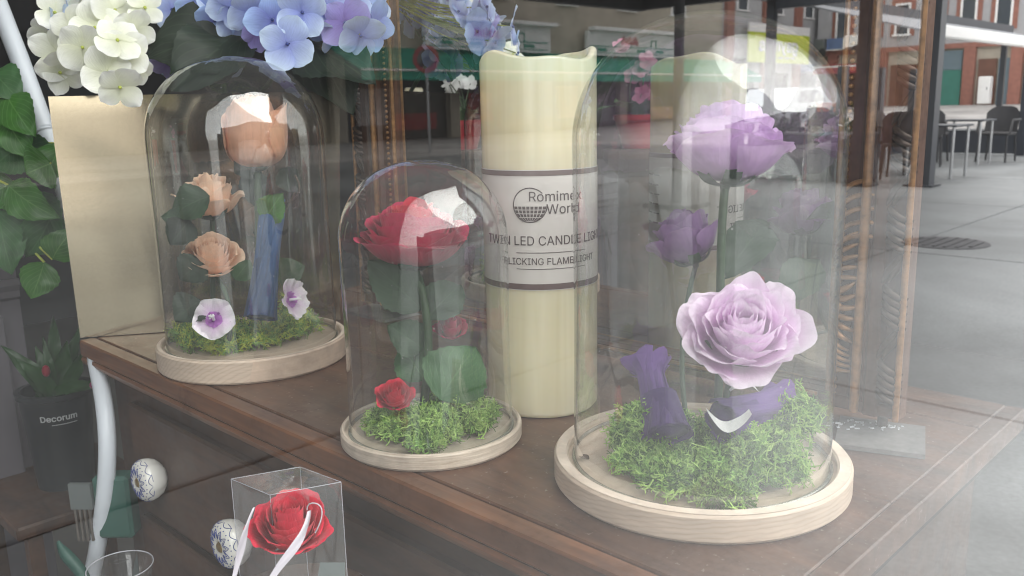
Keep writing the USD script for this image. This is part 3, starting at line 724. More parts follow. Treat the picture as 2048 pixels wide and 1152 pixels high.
# ------------------------------------------------------------------ the shop behind the glass
sf = thing('shop_facade', 'dark window frame of the flower shop', 'shop facade', (0.6, GLASS_Y, 0))
for nm, lo, hi in (('wall', (-5, .11, 0), (-1.45, .19, 3.6)), ('wall', (2.85, .11, 0), (6, .19, 3.6)), ('wall', (-1.45, .11, 2.75), (2.85, .19, 3.6)), ('sill', (-1.45, .09, 0), (2.85, .19, .18))):
    part(sf, nm, box(lo, hi), 'room_wall', False)
for nm, lo, hi in (('frame', (-1.45, .112, .18), (-1.40, .16, 2.75)), ('frame', (2.80, .112, .18), (2.85, .16, 2.75)), ('frame', (-1.40, .112, 2.70), (2.80, .16, 2.75))):
    part(sf, nm, box(lo, hi, .004), 'dark_metal', False)
part(sf, 'window_pane', (np.array([[-1.4, GLASS_Y, .18], [2.8, GLASS_Y, .18], [2.8, GLASS_Y, 2.7], [-1.4, GLASS_Y, 2.7]]), np.array([[0, 1, 2], [0, 2, 3]])), 'pane_glass', False)
single('floor', box((-3.5, .19, -.05), (3.8, 4.8, .01)), 'room_floor', kind='structure', smooth=False)
single('ceiling', box((-3.5, .19, 2.8), (3.8, 4.8, 2.9)), 'room_wall', kind='structure', smooth=False)
single('back_wall', box((-3.5, 4.8, .01), (3.8, 4.9, 2.8)), 'room_dark', kind='structure', smooth=False)
single('left_wall', box((-3.6, .19, .01), (-3.5, 4.8, 2.8)), 'room_wall', kind='structure', smooth=False)
single('right_wall', box((3.8, .19, .01), (3.9, 4.8, 2.8)), 'room_dark', kind='structure', smooth=False)

TZ = 0.7584
# chest the display stands on
ch = thing('chest_of_drawers', 'old dark brown chest of drawers under the three glass domes', 'chest', (.69, .7, 0))
XF, XB, YR, YL = .402, .90, .203, 1.196
part(ch, 'front_edge_board', box((XF, YR + .016, TZ - .022), (.4225, YL, TZ), .002), 'moulding_wood', False)
part(ch, 'side_edge_board', box((XF, YR, TZ - .022), (XB, YR + .016, TZ), .0012), 'table_wood', False)
ys = [YR + .0165, .47, .735, 1.0, YL]
part(ch, 'top_board', box((.4245, YR + .0165, TZ - .022), (.62, YL, TZ), .0012), 'table_wood', False)
part(ch, 'top_board', box((.6212, YR + .0165, TZ - .022), (.82, YL, TZ - .0005), .0012), 'table_wood', False)
part(ch, 'top_board', box((.8212, YR + .0165, TZ - .022), (XB, YL, TZ), .0012), 'table_wood', False)
part(ch, 'groove_bed', box((XF + .004, YR + .004, TZ - .03), (XB - .004, YL - .004, TZ - .0225)), 'groove', False)
og = [(.45, TZ - .0225), (XF + .001, TZ - .0225), (XF - .001, TZ - .026), (XF + .001, TZ - .031), (XF + .007, TZ - .0345), (XF + .010, TZ - .040), (.45, TZ - .040)]
part(ch, 'moulding', prism(og, 1, YR + .002, YL - .002), 'moulding_wood', False)
part(ch, 'carcass', box((.434, YR + .03, .06), (XB - .03, YL - .02, TZ - .0405)), 'drawer_wood', False)
for z0, z1 in ((.545, .688), (.335, .532), (.11, .322)):
    dr = part(ch, 'drawer', box((.420, .33, z0), (.4335, YL - .09, z1), .003), 'drawer_wood', False)
for yy_ in (.25, 1.14):
    for xx_ in (.44, .95):
        part(ch, 'foot', box((xx_ - .03, yy_ - .03, .01), (xx_ + .03, yy_ + .03, .0595)), 'drawer_wood', False)


def knob(y, z, seed):
    c = np.array([.4195, y, z]); R = .0262
    A = frame_of([-1, 0, 0])
    c = c + [0, 0, 0]
    prof = [(0.0, .0), (.014, .0), (.017, .003), (.022, .008), (.0248, .015), (R, .0215), (.0245, .027), (.021, .0305), (.015, .0325), (.008, .0325), (.0065, .031)]
    v, f = revolve(prof, 64)
    th = np.arctan2(v[:, 1], v[:, 0]); rr = np.hypot(v[:, 0], v[:, 1])
    k = 1 + .055 * np.abs(np.cos(4 * th)) * np.clip((.028 - v[:, 2]) / .014, 0, 1) * (rr > .012)
    v = v * np.c_[k, k, np.ones(len(v))]
    kb = part(ch, 'knob', placed((v, f), A, c), 'porcelain', 50)
    surf = [(R, .0215), (.0245, .027), (.021, .0305), (.015, .0325), (.008, .0325)]
    sr = np.array(surf); sl = np.r_[0, np.cumsum(np.linalg.norm(np.diff(sr, axis=0), axis=1))]

    def S(t, th):   # t 0 at the belt .. 1 at the centre hole
        t = np.clip(t, 0, 1) * sl[-1]
        r, h = np.interp(t, sl, sr[:, 0]) , np.interp(t, sl, sr[:, 1])
        return np.stack([r * np.cos(th), r * np.sin(th), h + .0002], -1)
    lines = []
    n = 12
    for q in range(n):
        a0, a1 = 2 * PI * q / n, 2 * PI * (q + 1) / n
        w = np.linspace(0, 1, 9)
        lines.append(tube(S(.05 + .20 * np.sin(PI * w), a0 + (a1 - a0) * w), .00044, 5))
        am = (a0 + a1) / 2
        for sg_ in (-1, 1):
            lines.append(tube(S(.92 - .44 * w, am + sg_ * (a1 - a0) * .5 * np.cos(PI / 2 * w)), .0004, 5))
            lines.append(tube(S(.86 - .24 * w, am + sg_ * (a1 - a0) * .28 * np.cos(PI / 2 * w)), .0003, 5))
        for d in range(2):
            lines.append(sphere(S(np.array(.38), np.array(a0 + (a1 - a0) * (d * .5 + .25))), .0007, 1))
    lines.append(tube(S(np.full(49, .03), np.linspace(0, 2 * PI, 49)), .0004, 5))
    part(kb, 'painted_pattern', placed(join(*lines), A, c), 'ink_blue')
    part(kb, 'screw', placed(revolve([(0, .0335), (.0045, .033), (.0065, .030)], 20), A, c), 'brass')


kp = Wx(286, 962, .395); knob(kp[1], kp[2], 1)
kp = Wx(451, 1090, .395); knob(kp[1], kp[2], 2)

# mirror
mr = thing('carved_mirror', 'mirror in a carved brown and gilt frame standing behind the candle', 'mirror', (.76, .64, TZ))
part(mr, 'mirror_glass', (np.array([[.757, .325, TZ + .02], [.757, .955, TZ + .02], [.757, .955, 1.33], [.757, .325, 1.33]]), np.array([[0, 3, 2], [0, 2, 1]])), 'mirror_glass', False)
part(mr, 'backing', box((.7585, .27, TZ + .015), (.775, 1.02, 1.345)), 'frame_wood', False)
MZ0, MZ1 = TZ + .018, 1.42
for side, (yi, yo) in (('right', (.331, .262)), ('left', (.945, 1.026))):
    s = 1 if yo > yi else -1
    w = abs(yo - yi)
    Y = lambda t: yi + s * w * t
    part(mr, 'stile', prism([(.758, Y(0)), (.752, Y(0)), (.747, Y(.08)), (.7475, Y(.3)), (.743, Y(.36)), (.743, Y(.52)), (.738, Y(.58)), (.738, Y(.72)), (.745, Y(.76)), (.745, Y(.93)), (.74, Y(.95)), (.74, Y(1)), (.758, Y(1))][::s], 2, MZ0, MZ1), 'frame_wood', False)
    part(mr, 'gilt_strip', tube([(.7405, Y(.44), MZ0), (.7405, Y(.44), MZ1)], .0042, 8), 'gilt')
    part(mr, 'gilt_strip', tube([(.749, Y(.03), MZ0), (.749, Y(.03), MZ1)], .0028, 8), 'gilt')
    part(mr, 'gilt_strip', tube([(.7385, Y(.975), MZ0), (.7385, Y(.975), MZ1)], .0028, 8), 'gilt')
    zz_ = np.linspace(MZ0 + .004, MZ1 - .004, 92)
    part(mr, 'bead_row', join(*[sphere((.7455, Y(.14), z), .0021, 1) for z in zz_]), 'gilt', kind='stuff')
    # twisted cord: alternating rope turns and smooth leaves
    tw = []
    z = MZ0 + .02
    while z < MZ1 - .03:
        for q in range(5):
            a = np.linspace(-.5, .5, 9) * PI
            tw.append(tube(np.c_[.744 - .0085 * np.cos(a), Y(.845) + .0085 * np.sin(a), z + q * .0065 + .005 * np.sin(a)], .0030, 6))
        z += .034
        a = np.linspace(-.5, .5, 11)
        for d in (-.0026, .0026):
            tw.append(tube(np.c_[.738 + .002 * np.cos(a * 3), Y(.845) + .007 * np.sin(a * PI) * s + d, z + .014 + a * .03], .0008 + .0026 * np.cos(a * PI), 6))
        z += .032
    part(mr, 'twisted_cord', join(*tw), 'dark_gilt')
# carving on the right stile
cv = []


def scroll(y, z, L, ang, bend, w=.0024):
    t = np.linspace(0, 1, 12)
    a = ang + bend * t
    dy, dz = np.cumsum(np.cos(a)) * L / 12, np.cumsum(np.sin(a)) * L / 12
    cv.append(tube(np.c_[np.full(12, .7455) - .004 * np.sin(PI * t), y - dy, z + dz], w * (.35 + .65 * np.sin(PI * np.clip(t * .85 + .12, 0, 1))), 6))
    return y - dy[-1], z + dz[-1]


for zc in (.865,):
    for q in range(5):
        scroll(.329 - .0005 * q, zc + .052 + .012 * q, .055 - .004 * q, 1.0, -1.5 + .1 * q)
    for q in range(5):
        scroll(.329, zc + .028 + .006 * q, .030, .35 + .16 * q, -.5)
    for q in range(6):
        scroll(.329, zc - .012 + .005 * q, .027, -.75 + .24 * q, .3, .003)
    for q in range(5):
        scroll(.328, zc - .022 - .007 * q, .022, -.9 + .12 * q, .5, .0022)
    e = scroll(.3285, zc + .003, .02, 1.2, -3.2)
part(mr, 'carving', join(*cv), 'gilt')
part(mr, 'bottom_rail', join(box((.740, .2625, TZ + .018), (.7575, 1.0255, TZ + .03), .002), box((.736, .333, TZ + .0185), (.7398, .944, TZ + .0255), .001)), 'frame_wood', False)
part(mr, 'gilt_strip', tube([(.7375, .334, TZ + .028), (.7375, .943, TZ + .028)], .0022, 8), 'gilt')
part(mr, 'top_rail', box((.738, .2625, 1.3215), (.7575, 1.0255, 1.42), .003), 'frame_wood', False)
pl = np.array([Wz(1680, 840, TZ), Wz(1850, 862, TZ), Wz(1850, 920, TZ), Wz(1668, 897, TZ)])[:, :2]
part(mr, 'foot_rod', tube([(.757, .281, TZ + .004), (.757, .281, TZ + .03)], .0045, 10), 'dark_gilt')
fp = part(mr, 'foot_plate', prism(pl, 2, TZ + .0005, TZ + .0045), 'iron_plate', False)
fk = []
for q in range(42):
    if q < 22:
        p = np.array([.757, .281]) + rng.normal(0, .006, 2)
    else:
        p = pl[0] * .62 + pl[3] * .3 + pl[1] * .08 + rng.normal(0, .008, 2)
    s_ = rng.uniform(.0008, .003)
    a = np.sort(rng.uniform(0, 2 * PI, 5))
    fk.append(prism(np.c_[p[0] + s_ * np.cos(a) * rng.uniform(.6, 1.4, 5), p[1] + s_ * np.sin(a)], 2, TZ + .0047, TZ + .0055))
part(fp, 'paint_flakes', join(*fk), 'paint_flake', False, kind='stuff')
part(mr, 'foot_plate', box((.72, .95, TZ + .0005), (.80, 1.05, TZ + .0045)), 'iron_plate', False)
part(mr, 'foot_rod', tube([(.757, 1.0, TZ + .004), (.757, 1.0, TZ + .03)], .0045, 10), 'dark_gilt')
# ------------------------------------------------------------------ flowers: builders
def rose_petal(R, H, t, phi, half, rs, tight=False, ruffle=1.0):
    """one petal of a rose of radius R; t 0 at the heart .. 1 outermost"""
    lip = R * (.10 + .88 * t ** .9)
    zl = H * (1.0 - .46 * t ** 1.8)
    P0 = np.array([.05 * R, 0])
    P1 = np.array([R * (.30 + .62 * t), H * (.0 + .03 * t)])
    P2 = np.array([lip * (1.02 - .10 * t), zl * .86])
    P3 = np.array([lip * (1.0 + .16 * t), zl - H * .12 * max(0, t - .3) * rs.uniform(.3, 1.5)])
    if tight:
        lip = R * (.10 + .62 * t)
        P1 = np.array([R * (.75 + .55 * t), -H * .02]); P2 = np.array([R * (.18 + .66 * t), H * .66]); P3 = np.array([lip * (.95 + .75 * rs.uniform(0, 1) * t ** 2), H * (1.12 - .34 * t * rs.uniform(.2, 1))])
    f1, f2, q1, q2 = rs.uniform(1.4, 2.6), rs.uniform(3.4, 5.2), rs.uniform(0, 6.28), rs.uniform(0, 6.28)
    sp = rs.uniform(.02, .10) * rs.choice([-1, 1]); tilt = rs.normal(0, .06)
    pk, pw = rs.uniform(-.4, .4), rs.uniform(.18, .35)
    f4, q4, f5, q5, nk, nw = rs.uniform(7, 11), rs.uniform(0, 6.28), rs.uniform(12, 17), rs.uniform(0, 6.28), rs.uniform(-.8, .8), rs.uniform(.05, .12)

    def fn(u, v):
        s = 2 * u - 1
        v2 = v * (1 - (.20 + .06 * t) * np.abs(s) ** 2.4 * v)
        b = [(1 - v2) ** 3, 3 * v2 * (1 - v2) ** 2, 3 * v2 ** 2 * (1 - v2), v2 ** 3]
        r = sum(bb * P[0] for bb, P in zip(b, (P0, P1, P2, P3)))
        z = sum(bb * P[1] for bb, P in zip(b, (P0, P1, P2, P3)))
        wv = np.clip(.45 + .9 * v, 0, 1) * (1 - .16 * np.clip((v - .7) / .3, 0, 1) ** 2)
        a = phi + half * s * wv
        r = r * (1 + sp * s)
        ed = np.clip((v - .40) / .60, 0, 1) ** 2
        am = ruffle * R * ed * (.25 + .9 * t)
        r = r + am * (.045 * np.sin(f1 * s * PI * .5 + q1) + .016 * np.sin(f2 * s + q2) + .05 * np.exp(-((s - pk) / pw) ** 2))
        fr = ruffle * R * np.clip((v - .6) / .4, 0, 1) ** 2 * (.3 + .7 * t)
        r = r + fr * (.020 * np.sin(f4 * s + q4) + .010 * np.sin(f5 * s + q5)) + R * .010 * np.sin(5 * s + 6 * v + q5) * v
        z = z + fr * (.016 * np.sin(f4 * s + q5) + .010 * np.sin(f5 * s * 1.1 + q4) - .07 * np.exp(-((s - nk) / nw) ** 2))
        z = z + am * (.040 * np.sin(f1 * s * PI * .5 + q2) + .018 * np.sin(f2 * s * 1.3 + q1)) + tilt * R * s * v
        return np.stack([r * np.cos(a), r * np.sin(a), z], -1)
    return grid(fn, 25, 13)


def rose(name, label, center, axis, R, H, mat, seed, rings=None, tight=False, inner_mat=None, cat='rose', ruffle=1.0, sepals=True, stem=None, stem_r=.0022, group=None):
    """center: the middle of the bloom"""
    rs = np.random.default_rng(seed)
    A = frame_of(axis, rs.uniform(0, 6.28))
    o = np.asarray(center, float) - A[:, 2] * H * .52
    t_ = thing(name, label, cat, center, group)
    rings = rings or [(.0, 2, 2.2), (.07, 2, 1.9), (.15, 3, 1.5), (.24, 3, 1.5), (.34, 3, 1.4), (.46, 4, 1.15), (.60, 4, 1.1), (.78, 5, .95), (.98, 5, .9)]
    ph = rs.uniform(0, 6.28)
    for t, n, half in rings:
        for k in range(n):
            m = rose_petal(R, H * (1 + rs.normal(0, .03)), t, ph + 2 * PI * k / n + rs.normal(0, .08), half * rs.uniform(.92, 1.08), rs, tight, ruffle)
            part(t_, 'petal', placed(m, A, o), inner_mat if (inner_mat and t < .35) else mat)
        ph += rs.uniform(.5, 1.1)
    if sepals:
        for k in range(5):
            a = 2 * PI * k / 5 + .3

            def sp(u, v, a=a):
                w = .16 * R * np.sin(PI * np.clip(.12 + .88 * v, 0, 1)) ** .8 * (2 * u - 1)
                r = R * (.08 + (.62 if not tight else .5) * v ** .7); z = -.05 * H + H * .42 * v ** 1.8
                return np.stack([r * np.cos(a) - w * np.sin(a), r * np.sin(a) + w * np.cos(a), z - .0012], -1)
            part(t_, 'sepal', placed(grid(sp, 5, 8), A, o), 'rose_leaf')
        part(t_, 'calyx', placed(revolve([(.0, -.16 * H), (.07 * R, -.14 * H), (.10 * R, -.05 * H), (.07 * R, .02 * H), (0, .03 * H)], 12), A, o), 'stem')
    if stem is not None:
        part(t_, 'stem', tube(spline([o - A[:, 2] * .1 * H] + [np.asarray(q, float) for q in stem], 20), stem_r, 8), 'stem')
    return t_


def leaf_mesh(base, tip, width, normal, bend=.15, serr=.06, fold=.12, seed=0, nu=7, nv=22):
    rs = np.random.default_rng(seed)
    base, tip = np.asarray(base, float), np.asarray(tip, float)
    d = tip - base; L = np.linalg.norm(d); d /= L
    n = np.asarray(normal, float); n = n - d * (n @ d); n /= np.linalg.norm(n)
    sd = np.cross(d, n)
    k, rs_c = rs.uniform(0, 6.28), rs.uniform(-.4, 1.2)

    def fn(u, v):
        s = 2 * u - 1
        w = width * .5 * np.sin(PI * np.clip(v, 0, 1) ** .82) ** .85 * (1 + serr * (np.abs(s) > .95) * (2 * ((v * 13) % 1) - 1))
        h = bend * L * np.sin(PI * v) + fold * width * np.abs(s) * np.sin(PI * v) + L * np.abs(s) * (.035 * np.sin(7 * v + 2 * s + k) + .02 * np.sin(15 * v - 3 * s + k)) - .18 * L * rs_c * v ** 2
        return base + d * (L * v)[..., None] + sd * (w * s)[..., None] + n * h[..., None]
    return grid(fn, nu, nv)


def floret(c, nrm, r, roll, rs, cup=.18, n=4):
    """a four petalled hydrangea floret as one mesh"""
    A = frame_of(nrm, roll)
    out = []
    for k in range(n):
        a0 = 2 * PI * k / n + rs.normal(0, .08)
        rr = r * rs.uniform(.88, 1.08); cc = cup * rs.uniform(.3, 1.7); w = rs.uniform(.86, 1.08) * (4 / n) ** .5; tw = rs.normal(0, .12); k1 = rs.uniform(0, 6)

        def fn(u, v):
            s = 2 * u - 1
            wid = rr * .53 * w * np.sin(PI * np.clip(.03 + .80 * v ** .95, 0, 1)) ** .8 * s
            x = rr * (.06 + .94 * v * (1 - .12 * np.abs(s) ** 2.2 * v + .02 * np.cos(5 * s)))
            z = cc * rr * (v ** 1.7) - .32 * cc * rr * s ** 2 * v + tw * wid + rr * .03 * np.sin(5 * s + k1) * v ** 2 + .0006 * (k % 2)
            return np.stack([x * np.cos(a0) - wid * np.sin(a0), x * np.sin(a0) + wid * np.cos(a0), z], -1)
        out.append(placed(grid(fn, 7, 7), A, c))
    return join(*out)


def moss(label, clumps, mats, seed, spread=1.0, name='moss_clump', fine=.00055, strand=.0072, dens=.75):
    """reindeer moss: every sprig forks twice; one object per colour part"""
    rs = np.random.default_rng(seed)
    t_ = thing(name, label, 'moss', np.mean([c[0] for c in clumps], 0))
    tag(t_, kind='stuff')
    segs = {m: [] for m in mats}
    for c, (rx, rz), n in clumps:
        c = np.asarray(c, float)
        lean = rs.normal(0, .25, 3)
        for q in range(int(n * dens)):
            d = rs.normal(size=3); d[2] = abs(d[2]) * .9 + .1; d /= np.linalg.norm(d)
            sh = .80 + .2 * rs.uniform()
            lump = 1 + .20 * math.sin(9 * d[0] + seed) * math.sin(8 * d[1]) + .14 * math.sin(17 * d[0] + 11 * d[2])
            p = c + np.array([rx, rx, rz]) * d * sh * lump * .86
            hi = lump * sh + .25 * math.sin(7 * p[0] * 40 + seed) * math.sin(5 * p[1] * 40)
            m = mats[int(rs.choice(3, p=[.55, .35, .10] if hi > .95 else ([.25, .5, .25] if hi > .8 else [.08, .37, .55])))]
            g = np.cross(d, rs.normal(size=3)); g = g / np.linalg.norm(g) + d * rs.uniform(-.1, .75); g /= np.linalg.norm(g)
            L = strand * rs.uniform(.55, 1.3)
            todo = [(p - g * L * .5, g, L, 0)]
            while todo:
                a, g, L, lv = todo.pop()
                b_ = a + g * L
                segs[m].append((a, b_, fine * (1.25 - .25 * lv)))
                if lv < 2:
                    for k in range(2 if lv else 3):
                        g2 = g + rs.normal(0, .95, 3); g2 /= np.linalg.norm(g2)
                        todo.append((b_, g2, L * rs.uniform(.55, .8), lv + 1))
    for m, S_ in segs.items():
        a = np.array([s[0] for s in S_]); b_ = np.array([s[1] for s in S_]); r = np.array([s[2] for s in S_])
        d = b_ - a; d /= np.linalg.norm(d, axis=1, keepdims=True)
        u = np.cross(d, [.31, .52, .79]); u /= np.linalg.norm(u, axis=1, keepdims=True); w = np.cross(d, u)
        V = []
        for k in range(3):
            o = (np.cos(2.094 * k) * u + np.sin(2.094 * k) * w)
            V += [a + o * r[:, None], b_ + o * (r * .75)[:, None]]
        V = np.stack(V, 1).reshape(-1, 3)
        i = np.arange(len(a))[:, None] * 6
        F = np.vstack([i + np.array(q) for q in ([0, 2, 3], [0, 3, 1], [2, 4, 5], [2, 5, 3], [4, 0, 1], [4, 1, 5], [1, 3, 5])])
        part(t_, 'sprigs', (V, F), m, False, kind='stuff')
    return t_


def mossbed(cx, cy, r, z, seed, n, hts):
    """clump list spread over a round bed"""
    rs = np.random.default_rng(seed)
    out = []
    for q in range(n):
        a, d = rs.uniform(0, 2 * PI), math.sqrt(rs.uniform(0, 1)) * r
        out.append(((cx + d * math.cos(a), cy + d * math.sin(a), z), (rs.uniform(.014, .022), rs.uniform(*hts)), 170))
    return out


# ------------------------------------------------------------------ three glass domes
def cloche(label, c, zt, rb, th, rg, apex, side, seam, inlay=.5):
    """c: centre; zt: top of the wooden base; apex: height of the glass above it"""
    t_ = thing('glass_cloche', label, 'glass dome', (c[0], c[1], zt - th))
    x, y = c
    ri = rg + .0045
    gv = .006
    prof = [(0, zt - th + .0006), (rb - .002, zt - th + .0006), (rb, zt - th + .003), (rb, zt - .002), (rb - .0015, zt), (ri + .0012, zt), (ri, zt - .001), (ri, zt - gv), (0, zt - gv)]
    if seam is None:
        part(t_, 'base', placed(revolve(prof, 120), p=(x, y, 0)), side, 35)
    else:   # two staves of slightly different wood
        full = revolve(prof, 120)
        v, f = full
        cenx = v[f].mean(1)
        ang = np.arctan2(cenx[:, 1], cenx[:, 0])
        dirn = np.cos(ang - seam) > 0
        selL = ((cenx[:, 0] * math.cos(seam) + cenx[:, 1] * math.sin(seam)) > 0)
        part(t_, 'base', placed((v, f[selL]), p=(x, y, 0)), side, 35)
        part(t_, 'base', placed((v, f[~selL]), p=(x, y, 0)), 'maple_b', 35)
    part(t_, 'base_rim', placed(revolve([(ri + .0016, zt + .0004), (rb - .0018, zt + .0004)][::-1], 120), p=(x, y, 0)), 'maple_rim', False)
    h = apex + gv - .001
    hd = rg * .93
    z0 = zt - gv + .0005
    p = [(rg + .0006, z0), (rg, z0 + .004), (rg - .0008, z0 + (h - hd) * .5), (rg, z0 + h - hd)]
    for q in range(1, 25):
        a = PI / 2 * q / 24
        p.append((rg * math.cos(a) ** .92 if q < 24 else 0.0001, z0 + h - hd + hd * math.sin(a)))
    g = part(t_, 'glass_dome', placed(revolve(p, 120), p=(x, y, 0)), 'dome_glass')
    part(g, 'rim_bead', placed(revolve([(rg + .0017 * math.cos(a), z0 + .0018 + .0017 * math.sin(a)) for a in np.linspace(0, 2 * PI, 9)[:-1]], 120, closed=True), p=(x, y, 0)), 'rim_glass')
    return t_


thin_glass('rim_glass', 0.12, (0.85, 0.88, 0.86), (0.4, 0.46, 0.44), dust=0.03, edge_at=.4)
RC, RZ = np.array([.5666, .3505]), TZ + .0216
MC, MZc = np.array([.4829, .5763]), TZ + .0154
LC, LZ = np.array([.512, .936]), TZ + .0273
cloche('tallest nearest glass dome on a thick maple base, over lilac roses', RC, RZ, .1144, .0216, .0985, .3336, 'maple_a', None)
cloche('smallest glass dome on a grained ash base, over a red rose', MC, MZc, .0811, .0154, .0728, .2336, 'ash_side', None)
cloche('glass dome at the left on a two tone maple base, over peach roses', LC, LZ, .1100, .0273, .0985, .3265, 'maple_a', 2.6)

# moss beds
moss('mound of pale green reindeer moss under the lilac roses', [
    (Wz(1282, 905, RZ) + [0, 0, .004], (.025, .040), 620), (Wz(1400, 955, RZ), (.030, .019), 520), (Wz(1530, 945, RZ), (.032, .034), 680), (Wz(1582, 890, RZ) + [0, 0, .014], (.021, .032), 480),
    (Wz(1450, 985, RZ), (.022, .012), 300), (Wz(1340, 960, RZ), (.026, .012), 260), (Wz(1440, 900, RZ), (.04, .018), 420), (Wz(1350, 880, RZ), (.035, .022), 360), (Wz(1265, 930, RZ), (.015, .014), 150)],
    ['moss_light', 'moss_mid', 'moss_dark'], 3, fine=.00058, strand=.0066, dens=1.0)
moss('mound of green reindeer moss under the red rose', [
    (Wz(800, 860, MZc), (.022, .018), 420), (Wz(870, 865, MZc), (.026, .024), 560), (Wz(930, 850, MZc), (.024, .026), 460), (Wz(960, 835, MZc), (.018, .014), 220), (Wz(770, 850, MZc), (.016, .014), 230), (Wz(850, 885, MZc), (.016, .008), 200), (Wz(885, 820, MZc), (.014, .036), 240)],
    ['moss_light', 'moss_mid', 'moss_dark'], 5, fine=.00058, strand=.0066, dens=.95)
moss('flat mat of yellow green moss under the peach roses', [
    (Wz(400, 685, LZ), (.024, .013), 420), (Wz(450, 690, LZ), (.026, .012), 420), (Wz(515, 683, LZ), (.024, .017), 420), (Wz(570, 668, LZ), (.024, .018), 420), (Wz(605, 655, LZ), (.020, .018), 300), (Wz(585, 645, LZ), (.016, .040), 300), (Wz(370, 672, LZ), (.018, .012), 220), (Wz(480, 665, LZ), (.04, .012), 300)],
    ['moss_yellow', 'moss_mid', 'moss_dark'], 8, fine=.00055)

for px_, py_, z_, r_, lab in ((1168, 919, RZ - .0055, .0042, 'dark crumb of dried leaf on the bare wood at the left of the tallest dome'), (843, 898, MZc - .0055, .0026, 'tiny dark twig end on the wood at the front of the smallest dome')):
    c_ = Wz(px_, py_, z_)
    single('leaf_crumb', grid(lambda u, v: c_ + np.stack([r_ * (2 * u - 1) * np.sin(PI * (.15 + .7 * v)), r_ * 1.6 * (v - .5) + r_ * .3 * np.sin(6 * u), .0009 + r_ * .35 * (2 * u - 1) ** 2 + r_ * .2 * v], -1), 6, 6), 'brown_stem', lab, 'crumb')

TOCAM = lambda p: (EYE - np.asarray(p)) / np.linalg.norm(EYE - np.asarray(p))
UPZ = np.array([0, 0, 1.0])
# lilac roses
p1 = Wd(1458, 283, .695)
rose('rose', 'lilac rose at the top of the tallest dome, seen from the side', p1, UPZ - .22 * TOCAM(p1) + .06 * RT, 0.0455, .060, 'lilac', 14, ruffle=.9, rings=[(.0, 2, 2.2), (.08, 3, 1.7), (.17, 3, 1.6), (.27, 4, 1.4), (.38, 4, 1.4), (.50, 5, 1.2), (.63, 5, 1.2), (.78, 6, 1.05), (.95, 6, 1.0)], stem=[Wd(1446, 420, .692), Wd(1441, 560, .69), Wd(1432, 850, .69)], stem_r=.0034)
p2 = Wd(1488, 655, .625)
rose('rose', 'large open pale lilac rose low in the tallest dome', p2, UPZ + 1.15 * TOCAM(p2) + .10 * RT, .0405, .040, 'pale_lilac', 23, ruffle=1.5, stem=[Wd(1455, 780, .665), Wd(1440, 900, .68)], stem_r=.0026)
p2b = Wd(1368, 470, .765)
rose('rose', 'dim mauve rose at the back of the tallest dome, between the other two', p2b, UPZ - .3 * TOCAM(p2b) - .4 * RT, .033, .046, 'mauve', 29, rings=[(.0, 2, 2.0), (.15, 3, 1.4), (.35, 3, 1.3), (.6, 4, 1.1), (.9, 5, .9)], stem=[Wd(1372, 620, .765), Wd(1380, 880, .74)], stem_r=.0022)
lv = thing('rose_leaves', 'green leaves on the stem between the two lilac roses', 'leaves', Wd(1500, 500, .74))
for (a, b_, w, sd) in (((1450, 555, .72), (1550, 425, .77), .04, 1), ((1565, 600, .73), (1640, 520, .75), .036, 2)):
    part(lv, 'leaf', leaf_mesh(Wd(*a), Wd(*b_), w, TOCAM(Wd(*a)) + .3 * UPZ, seed=sd), 'rose_leaf')


def furled(name, label, base, top, r0, r1, mat, seed, n=7, cat='flower', flare=1.25):
    rs = np.random.default_rng(seed)
    base, top = np.asarray(base, float), np.asarray(top, float)
    A = frame_of(top - base); L = np.linalg.norm(top - base)
    t_ = thing(name, label, cat, base)
    for k in range(n):
        a0 = 2 * PI * k / n; q = rs.uniform(.85, 1.15); tw = rs.uniform(.5, 1.1); ph = rs.uniform(0, 6)

        def fn(u, v):
            s = 2 * u - 1
            r = (r0 + (r1 - r0) * v) * q * (1 - .25 * np.sin(PI * v * .9)) * (1 + .12 * np.sin(5 * s + ph)) * np.where(v > .86, 1 + (flare - 1) * (v - .86) / .14, 1)
            a = a0 + tw * v + s * 1.0
            return np.stack([r * np.cos(a), r * np.sin(a), L * v * (1 - .05 * s ** 2 * v) * q ** .3 + .002 * np.sin(4 * s + ph) * v], -1)
        part(t_, 'petal', placed(grid(fn, 9, 12), A, base), mat)
    part(t_, 'throat', placed(revolve([(0, 0), (r0 * .9, .002), (r0 * .8, L * .5), (0, L * .6)], 12), A, base), mat)
    return t_


furled('purple_flower', 'furled deep purple flower standing in the moss, left under the lilac roses', Wd(1338, 870, .665), Wd(1296, 722, .705), .0185, .0105, 'purple', 31, flare=1.9)
furled('purple_flower', 'furled deep purple flower lying on the moss behind the white petal', Wd(1440, 845, .66), Wd(1560, 800, .70), .015, .014, 'purple', 32)
for (pc, w, h_, lab, mt, ax) in (((1457, 838, .625), .031, .012, 'curled white fallen petal in front of the purple flower', 'fallen_white', 1.0), ((1488, 772, .66), .022, .007, 'small translucent white petal under the pale lilac rose', 'fallen_white', -1.0), ((1556, 806, .69), .019, .010, 'rounded violet petal on the right of the moss', 'lilac', -1.0)):
    c0 = Wd(*pc)

    def fn(u, v, w=w, h_=h_, c0=c0, ax=ax):
        s = 2 * u - 1
        prof = ax * h_ * (np.abs(s) ** 1.8 - .5)
        return c0 + RT * (s * w * .5)[..., None] + UPZ * (prof + (v - .5) * h_ * .6 * (1 - .6 * s ** 2) + .0004 * np.sin(5 * s))[..., None] + FW * ((v - .5) * .008)[..., None]
    single('fallen_petal', grid(fn, 25, 8), mt, lab, 'petal')

